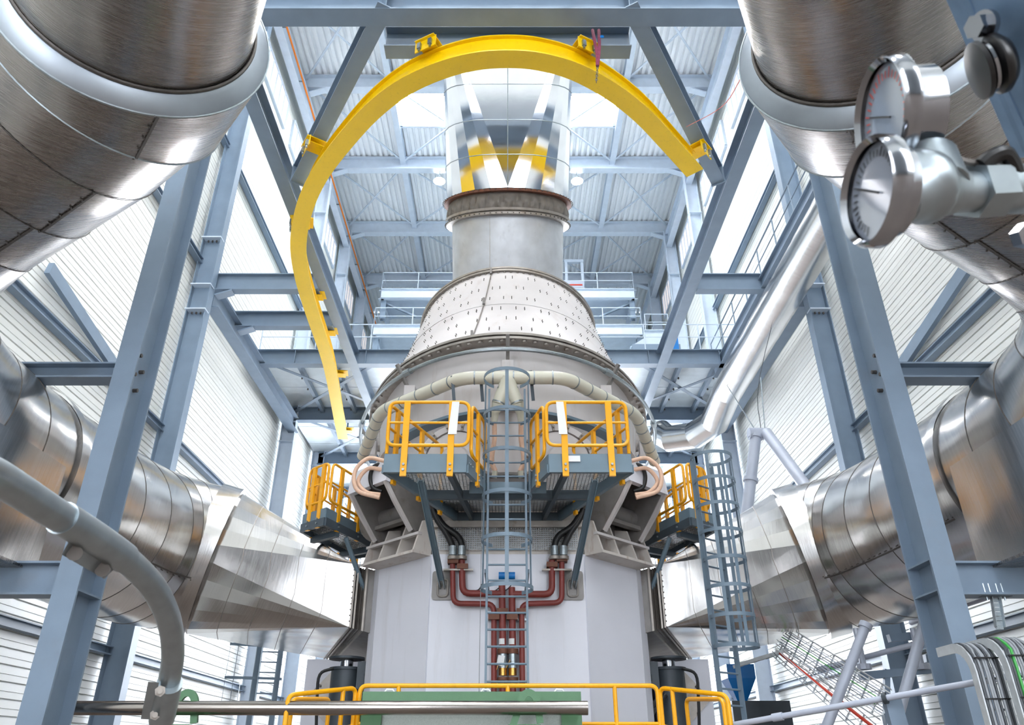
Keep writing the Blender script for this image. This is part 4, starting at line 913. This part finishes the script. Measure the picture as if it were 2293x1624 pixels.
for s, nm in SIDES:
    A, B = zat(797, 1541, 11.9), zat(646, 1557, 10.9)
    r = yrail('short outward yellow guard rail at the %s end of the long rail' % nm, [sx(A, s), sx(B, s)])
    m_ = (A+B)/2; obj('post', MB().cyl(sx(V((A.x*.8+B.x*.2, A.y*.8+B.y*.2, FL+.3)), s), sx(V((A.x*.8+B.x*.2, A.y*.8+B.y*.2, A.z-.01)), s), .032, 10), 'rail', r)
    A, B = zat(738, 1566, 12.6), zat(655, 1566, 11.6)
    yrail('inner returning yellow guard rail behind the %s outward rail' % nm, [sx(A, s), sx(B, s)])
# ================================================================ HYDRAULIC CYLINDERS UNDER THE DUCT STUBS
for s, nm in SIDES:
    c = aY(775, 1500, 16.3); c = sx(c, s)
    r = thing('hydraulic_cylinder', 'dark grey hydraulic cylinder with valve block under the %s duct stub' % nm, 'cylinder', V((c.x, c.y, FL)))
    z = lambda y: aY(775, y, 16.3).z
    obj('barrel', MB().cyl(V((c.x, c.y, FL)), V((c.x, c.y, z(1502))), .29, 24), 'darkeq', r)
    obj('cylinder_head', MB().cyl(V((c.x, c.y, z(1502))), V((c.x, c.y, z(1496))), .33, 24), 'darkeq', r)
    obj('piston_rod', MB().cyl(V((c.x, c.y, z(1496))), V((c.x, c.y, z(1478))), .13, 20), 'chrome', r)
    obj('rod_plate', MB().cyl(V((c.x, c.y, z(1478))), V((c.x, c.y, z(1473))), .36, 24), 'darkeq', r)
    obj('valve_block', MB().box((c.x+.42*s, c.y-.1, z(1515)), (.3, .3, .5)), 'darkeq', r, 0)
    obj('valve_motor', MB().cyl((c.x+.5*s, c.y-.2, z(1530)), (c.x+.5*s, c.y-.2, z(1512)), .1, 14), 'galv', r)
    obj('hose', MB().tube(catmull([V((c.x-.2*s, c.y-.25, z(1500))), V((c.x-.45*s, c.y-.3, z(1515))), V((c.x-.45*s, c.y-.3, z(1570))), V((c.x-.4*s, c.y-.3, z(1640)))], 5), .03, 8), 'rubber', r)
    for k in range(2): obj('hose', MB().tube(catmull([V((c.x+.3*s+.1*k, c.y-.4, z(1560))), V((c.x+.5*s+.1*k, c.y-.45, z(1590))), V((c.x+.8*s, c.y-.45, z(1640)))], 5), .045, 8), 'rubber', r)
    pw = sx(V((-3.72, 17.2, 0)), s); pm = thing('support_pier', 'pale grey concrete pier behind the %s hydraulic cylinder' % nm, 'pier', V((pw.x, pw.y, FL)))
    obj('pier_block', MB().box((pw.x, pw.y+.6, (FL+2.0)/2), (1.2, .9, 2.0-FL)), 'chamber', pm, 0)
    obj('bearing_plate', MB().box((pw.x, pw.y+.1, 1.2), (.8, .06, .75), Matrix.Rotation(.75*s, 3, 'Y')), 'flange', pm, 0)
    for q in range(4): a = math.pi/2*q+.75; obj('anchor_bolt', MB().bolt((pw.x+.36*math.cos(a), pw.y+.06, 1.2+.36*math.sin(a)), (0, -1, 0), .03, .06), 'bolt', pm, 0)
# ================================================================ RIGHT-HAND CAGED LADDER, LEFT REAR LADDER
b = aY(1604, 1300, 13.6); zt = aY(1575, 1040, 13.6).z
ladder('caged_ladder', 'tall blue-grey caged ladder at the end of the side platform on the right', (b.x, 13.6, 0), zt, (.80, .60, 0), (.60, -.80, 0), .55, [zt+.05-.48*k for k in range(8)], .38, 6)
b2 = aY(590, 1560, 21)
ladder('caged_ladder', 'small dark caged ladder far back under the left duct', (b2.x, 21, 0), 3.6, (.97, .25, 0), (-.9, -.44, 0), .55, [2.75, 1.95, 1.15], .5, 5, st=(.1, .12))
# ================================================================ INSULATED PIPE, WALL WALKWAY, TUBE STRUTS (right)
XP = 8.2
pp = [V((XP, 9, 12.35)), aX(1700, 780, XP), aX(1652, 862, XP), aX(1632, 893, XP), aZ(1600, 945, 12.0), aZ(1555, 975, 11.95), aZ(1500, 983, 12.1), aZ(1478, 968, 12.6)]
for i in range(1, 4): pp[i].z = 12.3
n0 = 11; straight = [pp[0]+(pp[3]-pp[0])*k/n0 for k in range(n0+1)]
PP = straight+pp[4:]; r = thing('insulated_pipe', 'shiny clad insulated pipe running along the right wall and elbowing behind the furnace', 'pipe', PP[6])
courses(r, PP, [.54]*len(PP), 'alu_pipe', 'pipe_course', 40, 1.02)
obj('end_cap', MB().cyl(PP[-1], PP[-1]+uvec(PP[-1]-PP[-2])*.1, .5, 30), 'alu_pipe', r)
XW_ = 8.05
r = thing('wall_walkway', 'narrow walkway with thin hand rail along the right wall above the insulated pipe', 'walkway', (XW_, 18, ZF))
obj('edge_beam', MB().ib((XW_, 10.5, ZF+.0), (XW_, 26, ZF+.0), .4, .2), 'steel', r, 0)
gm = MB()
for k in range(130): gm.box((XW_+.55, 10.6+k*.118, ZF+.36), (.95, .02, .03))
for k in range(6): gm.box((XW_+.1+k*.18, 18.2, ZF+.36), (.015, 15.3, .03))
obj('walkway_grating', gm, 'grate', r, 0, kind='stuff')
rails(r, [(XW_, 10.5, ZF+.4), (XW_, 26, ZF+.4)], 1.1, 1.5, .022, 'steel')
for k in range(4): obj('knee_brace', MB().bar((XW_, 12+k*3.6, ZF), (WX-1.05, 12.6+k*3.6, ZF+.2), .1, .1), 'steel', r, 0)
def strut(label, a, b, rad, fits=()):
    r = thing('tube_strut', label, 'strut', b); obj('tube', MB().cyl(a, b, rad, 16), 'tube', r)
    d = uvec(b-a)
    for t in fits: q = a+(b-a)*t; obj('tube_collar', MB().cyl(q-d*.05, q+d*.05, rad*1.3, 16), 'tube', r)
    return r
YS = 19.2
t0 = aY(1693, 972, YS)
r = strut('pale vertical tube post rising behind the right duct', t0, aY(1668, 1185, YS), .15, (.03, .5)); obj('head_fitting', MB().cyl(t0-V((.2, 0, 0)), t0+V((.2, 0, 0)), .17, 14), 'tube', r)
solo('hanger_rod', 'thin steel hanger rod crossing in front of the insulated pipe', 'rod', MB().cyl(aZ(1612, 838, ZF+.02), t0+V((0, 0, .1)), .018, 6), 'galv')
strut('pale sloping tube brace from the post head down to the right duct collar', t0+V((.25, -.1, 0)), aY(1815, 1105, 17.4), .15)
solo('hanger_rod', 'thin steel rod hanging straight above the pale tube post', 'rod', MB().cyl(t0+V((.3, .1, .1)), aX(1703, 845, t0.x+.3), .015, 6), 'galv')
for lab, a, b, Y in (('nearer pale tube leg under the right duct', (1938, 1402), (1850, 1630), 14.6), ('further right pale tube leg under the right elbow', (2072, 1385), (2012, 1600), 14.2)):
    p, q = aY(*a, Y), aY(*b, Y); q = p+(q-p)*((FL-p.z)/(q.z-p.z)); strut(lab, p, q, .09, (.0, .45))
solo('hanging_cable', 'thin dark cable hanging down the right wall beside the furnace', 'cable', MB().tube(catmull([aY(1757, 585, 19.9), aY(1762, 600, 19.9), aY(1700, 850, 19.9), aY(1704, 965, 19.9)], 4), .012, 4), 'cabled')
# ================================================================ CABLE TRAYS AND RAILS, LOWER RIGHT
def tray(label, a, b, width, lat, cables, seed=1, side_h=.07, name='cable_tray'):
    a, b, lat = V(a), V(b), uvec(V(lat)); up = uvec(lat.cross(b-a)); up = up if up.z > 0 else -up
    r = thing(name, label, 'cable tray', (a+b)/2); L = (b-a).length; d = uvec(b-a)
    for q in (-1, 1): obj('side_rail', MB().bar(a+lat*width/2*q+up*side_h/2, b+lat*width/2*q+up*side_h/2, .012, side_h, up), 'tray', r, 0)
    n = int(L/.3); k0 = None
    for k in range(n):
        p = a+d*(k+.5)*.3
        if k0 is None: k0 = obj('tray_rung', MB().bar(p-lat*width/2, p+lat*width/2, .03, .015, up), 'tray', r, 0)
        else: share(k0, r, d*.3*k)
    rn = random.Random(seed)
    for k in range(cables):
        o = lat*((k+.5)/cables-.5)*width*.86+up*(.015+.02*rn.random()); m = rn.choice(['paper', 'cable', 'tube', 'paper'])
        if cables > 5 and k == cables//2: m = 'cableg'
        obj('cable', MB().tube([a+d*L*t+o+up*.012*rn.random()+lat*.01*rn.uniform(-1, 1) for t in (0, .25, .5, .75, 1)], .011, 5), m, r)
    return r
tray('sloping galvanised cable tray with a bundle of pale cables, lower right', aY(1752, 1432, 16.8), aY(1985, 1580, 14.6), .6, (.55, .1, .8), 10, 2)
r = tray('lower sloping tray carrying a red cable, below the wider cable tray', aY(1735, 1452, 16.6), aY(1955, 1645, 14.4), .34, (.6, .1, .8), 3, 3)
a, b = aY(1745, 1462, 16.5), aY(1960, 1632, 14.35); obj('red_cable', MB().tube([a, (a+b)/2+V((0, 0, -.02)), b], .03, 8), 'redc', r)
tray('level galvanised cable tray at the foot of the sloping trays', aY(1650, 1495, 17.2), aY(1760, 1462, 16.6), .5, (0, 1, 0), 5, 4)
tray('level cable tray running to the right under the elbow', aY(1960, 1580, 13.6), aY(2290, 1490, 12.6), .5, (.2, 1, 0), 6, 5)
# grey cable ladders dropping vertically in front of the right column
def drop_ladder(label, x0, x1, y, Y, n, green, seed):
    a, b = aY(x0, y, Y), aY(x1, y, Y); r = thing('cable_ladder', label, 'cable ladder', V(((a.x+b.x)/2, Y, FL)))
    ztop = a.z; lat = V((1, 0, 0)); R_ = .28
    prof_ = [V((0, 0, FL))-V((0, 0, 0)), V((0, 0, ztop-R_))]+[V((0, R_*(1-math.cos(t)), ztop-R_+R_*math.sin(t))) for t in [math.pi/2*k/6 for k in range(1, 7)]]+[V((0, R_+.35, ztop+.0))]
    for x in (a.x, b.x): obj('side_rail', MB().sweep([V((x, Y, 0))+V((0, p.y, p.z)) for p in prof_], [(-.05, -.008), (.05, -.008), (.05, .008), (-.05, .008)], (1, 0, 0)), 'tray', r, 30)
    k0 = None
    for k in range(9):
        p = V((0, 0, FL+.3+k*.3))
        if p.z > ztop-R_: break
        if k0 is None: k0 = obj('ladder_rung', MB().bar(V((a.x, Y, p.z)), V((b.x, Y, p.z)), .03, .02), 'galv', r, 0)
        else: share(k0, r, (0, 0, .3*k))
    rn = random.Random(seed)
    for k in range(n):
        x = a.x+(b.x-a.x)*(k+.7)/(n+.4); o = -.03-.03*rn.random(); m = 'cableg' if k == green else rn.choice(['cable', 'cabled', 'cabled'] if green < 0 else ['cable', 'cable', 'cabled'])
        obj('cable', MB().tube([V((x+.01*rn.uniform(-1, 1), Y+o+p.y*(1.0), p.z+(0 if p.y == 0 else .04))) for p in prof_], .016, 6), m, r)
    for z in (.2, .6, 1.0): obj('cable_tie', MB().box(((a.x+b.x)/2, Y-.055, z), ((b.x-a.x)*.9, .04, .012)), 'black', r, 0)
drop_ladder('grey cable ladder with mostly dark cables, nearer the right front column', 2165, 2222, 1445, 8.6, 9, -1, 11)
drop_ladder('grey cable ladder with a bright green cable among grey ones', 2236, 2300, 1432, 8.4, 9, 2, 12)
c = aY(2218, 1300, 10.36); c.z = 1.93; r = thing('slotted_hanger', 'slotted galvanised hanger channel bolted under the lower right tie beam', 'channel', c)
lo = aY(2240, 1405, 10.36)
for q in (-.055, .055): obj('channel_side', MB().bar(c+V((q, 0, .05)), lo+V((q, 0, 0)), .012, .06, (0, 1, 0)), 'galv', r, 0)
for k in range(7): t = k/6; obj('channel_web', MB().box(c+(lo-c)*t+V((0, .02, 0)), (.1, .01, .05)), 'galv', r, 0)
for q in (-.12, -.05, .05, .12): obj('threaded_rod', MB().cyl(c+V((q, 0, 0)), c+V((q, 0, .22)), .012, 6), 'galv', r)
obj('clamp_plate', MB().box(c+V((0, 0, .06)), (.4, .1, .03)), 'dark', r, 0)
# long pipe hand rail and supports at the bottom right
a, b = aY(1640, 1624, 11.2), aY(2300, 1508, 9.0)
r = thing('pipe_rail', 'grey round pipe rail sloping up across the lower right corner', 'railing', (a+b)/2)
obj('rail_pipe', MB().cyl(a, b, .036, 14), 'tube', r); q = a+(b-a)*.18; d = uvec(b-a); obj('rail_union', MB().cyl(q-d*.07, q+d*.07, .05, 12), 'tube', r)
q = a+(b-a)*.58; obj('rail_flange', MB().cyl(q-d*.08, q-d*.03, .065, 12), 'darkeq', r)
p = aY(1995, 1562, 10.1); obj('rail_post', MB().bar(p, V((p.x+.1, p.y, FL)), .2, .1, (0, 1, 0)), 'steel', r, 0)
for k, (A, B, lab) in enumerate((((1830, 1500), (2060, 1440), 'slim grey process pipe behind the tube legs'), ((2040, 1395), (2293, 1310), 'slim grey process pipe right of the front column'))):
    solo('process_pipe', lab, 'pipe', MB().cyl(aY(*A, 16.4), aY(*B, 14.9 if k == 0 else 13), .05, 12), 'tube')
for k, (x, y) in enumerate(((1900, 1345), (2000, 1365))):
    pass
r = thing('pipe_support', 'blue-grey bracket frame carrying the slim pipes by the wall column', 'bracket', aY(1990, 1520, 15.4))
for A, B in (((1925, 1515), (2080, 1500)), ((1985, 1500), (1985, 1600)), ((2070, 1475), (2105, 1478)), ((1990, 1430), (2040, 1425))): obj('support_arm', MB().bar(aY(*A, 15.5), aY(*B, 15.5), .14 if A[1] != 1500 else .1, .14 if A[1] != 1500 else .1), 'steel', r, 0)
p = aY(1985, 1600, 15.5); obj('support_post', MB().bar(p, V((p.x, p.y, FL)), .14, .14, (0, 1, 0)), 'steel', r, 0)
for x in (1935, 2065): p = aY(x, 1500, 15.4); obj('spring_hanger', MB().cyl(p, p+V((0, 0, .75)), .06, 10).cyl(p, p+V((0, 0, .1)), .14, 10), 'tube', r)
# blue and dark machinery behind the right ladder
c = aY(1650, 1500, 19); r = thing('blue_hopper', 'small blue hopper on a dark base half hidden behind the right ladder', 'machine', V((c.x, c.y, FL)))
obj('hopper', MB().loft([[V((c.x+a*w_, c.y+b_*w_, z)) for a, b_ in ((-1, -1), (1, -1), (1, 1), (-1, 1))] for w_, z in ((.1, 1.25), (.32, 1.75), (.32, 2.05))]), 'blue', r, 0)
obj('hopper_base', MB().box((c.x+.3, c.y, (1.26+FL)/2), (1.3, 1.0, 1.26-FL)), 'darkeq', r, 0)
c = aY(1500, 765, 25.8); r = thing('deck_machine', 'pale winch machine with a blue panel standing on the rear deck at right', 'machine', V((c.x, 26.5, ZF+.76)))
obj('machine_body', MB().box((c.x-.5, 26.5, ZF+1.15), (1.9, 1.0, .7)), 'steel', r, 0); obj('blue_panel', MB().box((c.x+.2, 25.9, ZF+1.4), (.3, .05, 1.2)), 'blue', r, 0)
obj('machine_hood', MB().prism([(c.x-1.5, 26.2, ZF+1.5), (c.x+.5, 26.2, ZF+1.5), (c.x+.5, 26.2, ZF+2.0), (c.x-.6, 26.2, ZF+2.1)], (0, .7, 0)), 'steel_far', r, 0)
c = aY(1285, 612, 37); r = thing('gallery_hoist', 'small hoist in a white frame on the upper gallery right of the stack', 'hoist', V((c.x, 37, 24.0)))
for x in (-.45, .5): obj('frame_leg', MB().bar((c.x+x, 37, 23.97), (c.x+x, 37, 26.6), .16, .16, (0, 1, 0)), 'steel_far', r, 0)
obj('frame_beam', MB().bar((c.x-.55, 37, 26.6), (c.x+.6, 37, 26.6), .2, .2), 'steel_far', r, 0)
obj('hoist_body', MB().box((c.x-.1, 36.8, 24.5), (1.1, .7, .7)), 'tube', r, 0); obj('red_stripe', MB().box((c.x-.1, 36.44, 24.55), (1.0, .02, .1)), 'redc', r, 0); obj('hoist_base', MB().box((c.x-.1, 36.8, 24.07), (1.5, .8, .2)), 'dark', r, 0)
# ================================================================ FOREGROUND HAND RAIL (left)
hr = [aK(-60, 1045, .98), aK(0, 1072, 1.06), aK(120, 1148, 1.2), aK(225, 1213, 1.33), aK(300, 1268, 1.44), aK(350, 1325, 1.52), aK(380, 1395, 1.6), aK(387, 1470, 1.68), aK(376, 1540, 1.73), aK(358, 1640, 1.79)]
bend = catmull(hr, 6); r = thing('hand_rail', 'galvanised tube hand rail bending down into its post, close by at lower left', 'railing', hr[4])
obj('rail_tube', MB().tube(bend, .0242, 24), 'galv', r)
i0 = 18; d = uvec(bend[i0+3]-bend[i0-3]); c = bend[i0]; n_ = uvec(c); dn = uvec(d.cross(n_)); dn = dn if dn.z < 0 else -dn
obj('rail_sleeve', MB().tube([bend[i] for i in range(i0-5, i0+5)], .0272, 24), 'galv', r)
fl = [c-d*.07+dn*.02, c+d*.09+dn*.02, c+d*.085+dn*.048, c-d*.06+dn*.048]
o = obj('sleeve_tab', MB().prism([p-n_*.006 for p in fl], n_*.012), 'galv', r, 0)
for t in (-.035, .06): obj('tab_bolt', MB().cyl(c+d*t+dn*.036-n_*.006, c+d*t+dn*.036-n_*.02, .0125, 16), 'bolt', o, 30)
p0, p1 = aK(380, 1530, 1.71), aK(362, 1612, 1.77); d = uvec(p1-p0); n_ = uvec(p0); e = uvec(d.cross(n_)); e = e if e.x < 0 else -e
obj('post_sleeve', MB().tube([p0, p1], .0285, 24), 'galv', r)
pl = [p0+e*.022-n_*.024, p0+e*.045-n_*.02, p1+e*.045-n_*.02, p1+e*.022-n_*.024]
o = obj('clamp_plate', MB().prism(pl, n_*.01), 'galv', r, 0)
for t in (.22, .85): q = p0+(p1-p0)*t+e*.016-n_*.03; obj('clamp_bolt', MB().cyl(q, q-n_*.012+e*(-.0), .012, 6).cyl(q, q-n_*.03, .006, 10), 'flange', o, 30)
# ================================================================ FOREGROUND PRESSURE GAUGES AND BRACKET (right)
Rt, Up, Bk = V((1, 0, 0)), V((0, -SP, CP)), V((0, -CP, -SP))            # directions square to the line of sight
def dirn(x, y, z): return uvec(Rt*x+Up*y+Bk*z)
def look(px, py, x, y, z):                                              # the same, square to the ray through a point
    vw = uvec(ray(px, py)); rt = uvec(vw.cross(V((0, 0, 1)))); up = rt.cross(vw); return uvec(rt*x+up*y-vw*z)
def gauge(label, px, py, k, rad, nrm, depth):
    c = aK(px, py, k); n = look(px, py, *nrm); r = thing('pressure_gauge', label, 'gauge', c)
    e = uvec(n.cross(V((0, 0, 1)))); f = e.cross(n)
    def rg(rr, dd, m=48): return [c+n*dd+(e*math.cos(2*math.pi*q/m)+f*math.sin(2*math.pi*q/m))*rr for q in range(m)]
    obj('gauge_case', MB().loft([rg(rad*.84, 0), rg(rad*.80, -depth*.3), rg(rad*.79, -depth), rg(rad*.72, -depth*1.06)]), 'chrome', r, 40)
    obj('bezel_ring', MB().loft([rg(rad*.86, -.004), rg(rad, -.006), rg(rad, .006), rg(rad*.94, .011), rg(rad*.86, .006)], caps=False), 'chrome', r, 40)
    o = obj('dial_face', MB().loft([rg(rad*.87, .001), rg(rad*.01, .001)], caps=False), 'dial', r, 0)
    tk = MB()
    for q in range(28):
        a = math.radians(-45+270*q/27); u = e*math.cos(a)+f*math.sin(a); tk.bar(c+n*.002+u*rad*.62, c+n*.002+u*rad*(.74 if q % 3 else .79), .0012, .0004, n)
    obj('scale_marks', tk, 'redc' if 'upper' in label else 'cabled', o, 0, kind='stuff')
    u = e*.7+f*.7; obj('needle', MB().bar(c+n*.003-u*rad*.2, c+n*.003+u*rad*.6, .002, .001, n), 'black', o, 0)
    return r, c, n
g1, c1, n1 = gauge('upper round chrome pressure gauge with red scale marks, top right', 1988, 262, .80, .064, (-.86, .30, .40), .038)
g2, c2, n2 = gauge('lower round chrome pressure gauge screwed to the tee, top right', 1962, 430, .70, .052, (-.83, .33, .45), .02)
r = thing('gauge_fitting', 'galvanised tee, hex nut and ball valve carrying the two gauges', 'valve', aK(2140, 420, .76))
obj('brass_nipple', MB().tube([aK(2052, 318, .80), aK(2078, 345, .79)], .013, 12), 'brass', r)
obj('tee_body', MB().tube(catmull([aK(2010, 455, .73), aK(2050, 425, .745), aK(2085, 415, .755), aK(2130, 430, .765)], 5), [.022, .025, .028, .03, .033, .036, .038, .038, .036, .034, .03, .028, .027, .026, .025, .025][:16], 20), 'galv', r)
obj('tee_branch', MB().tube([aK(2090, 420, .755), aK(2078, 352, .775)], [.032, .027], 20), 'galv', r)
obj('nipple', MB().tube([aK(2125, 430, .765), aK(2185, 430, .775)], .021, 20), 'galv', r)
obj('hex_nut', MB().tube([aK(2172, 428, .775), aK(2232, 425, .785)], .030, 6), 'galv', r, 20)
obj('valve_body', MB().tube(catmull([aK(2228, 425, .785), aK(2270, 424, .79), aK(2330, 424, .80)], 4), .026, 24), 'galv', r)
obj('retaining_chain', MB().tube(catmull([aK(2120, 345, .765), aK(2160, 362, .765), aK(2188, 368, .768), aK(2195, 395, .77)], 5), .004, 6), 'bolt', r)
obj('valve_lever', MB().tube(catmull([aK(2195, 372, .765), aK(2222, 352, .765), aK(2250, 345, .765), aK(2268, 372, .77), aK(2280, 405, .775)], 5), .0085, 10), 'black', r)
r = thing('gauge_bracket', 'blueish galvanised steel bracket with bolt and black rubber knob, extreme top right', 'bracket', aK(2230, 100, .75))
bp = [aK(2135, -30, .82), aK(2300, 350, .86), aK(2420, 330, .80), aK(2380, -60, .72)]
obj('bracket_plate', MB().plate(bp, .006), 'bracket', r, 0)
obj('bracket_lip', MB().bar(bp[0], bp[1], .004, .03, Bk), 'bracket', r, 0)
c = aK(2200, 58, .79); n = look(2200, 58, -.6, .3, .74); obj('bolt_head', MB().cyl(c-n*.004, c+n*.012, .0125, 6).cyl(c-n*.006, c, .016, 20), 'chrome', r, 20)
c = aK(2214, 150, .79); n = look(2214, 150, -.93, .1, .35)
e = uvec(n.cross(Up)); f = e.cross(n)
def kr(rr, dd): return [c+n*dd*.8+(e*math.cos(2*math.pi*q/32)+f*math.sin(2*math.pi*q/32))*rr*.9 for q in range(32)]
obj('rubber_knob', MB().loft([kr(.012, -.03), kr(.026, -.024), kr(.035, -.014), kr(.035, -.006), kr(.026, 0), kr(.026, .004), kr(.034, .008), kr(.034, .014), kr(.01, .018)]), 'black', r, 50)
obj('knob_washer', MB().loft([kr(.03, .0), kr(.03, .004)]), 'chrome', r, 30)
c = aK(2288, 530, .80); obj('hex_bolt', MB().cyl(c, c+Bk*.015, .014, 6), 'chrome', r, 20)
# ================================================================ lift everything from eye-relative to floor-relative heights
for o in list(sc.objects):
    if o.parent is None and o.type != 'CAMERA': o.location.z += EYE
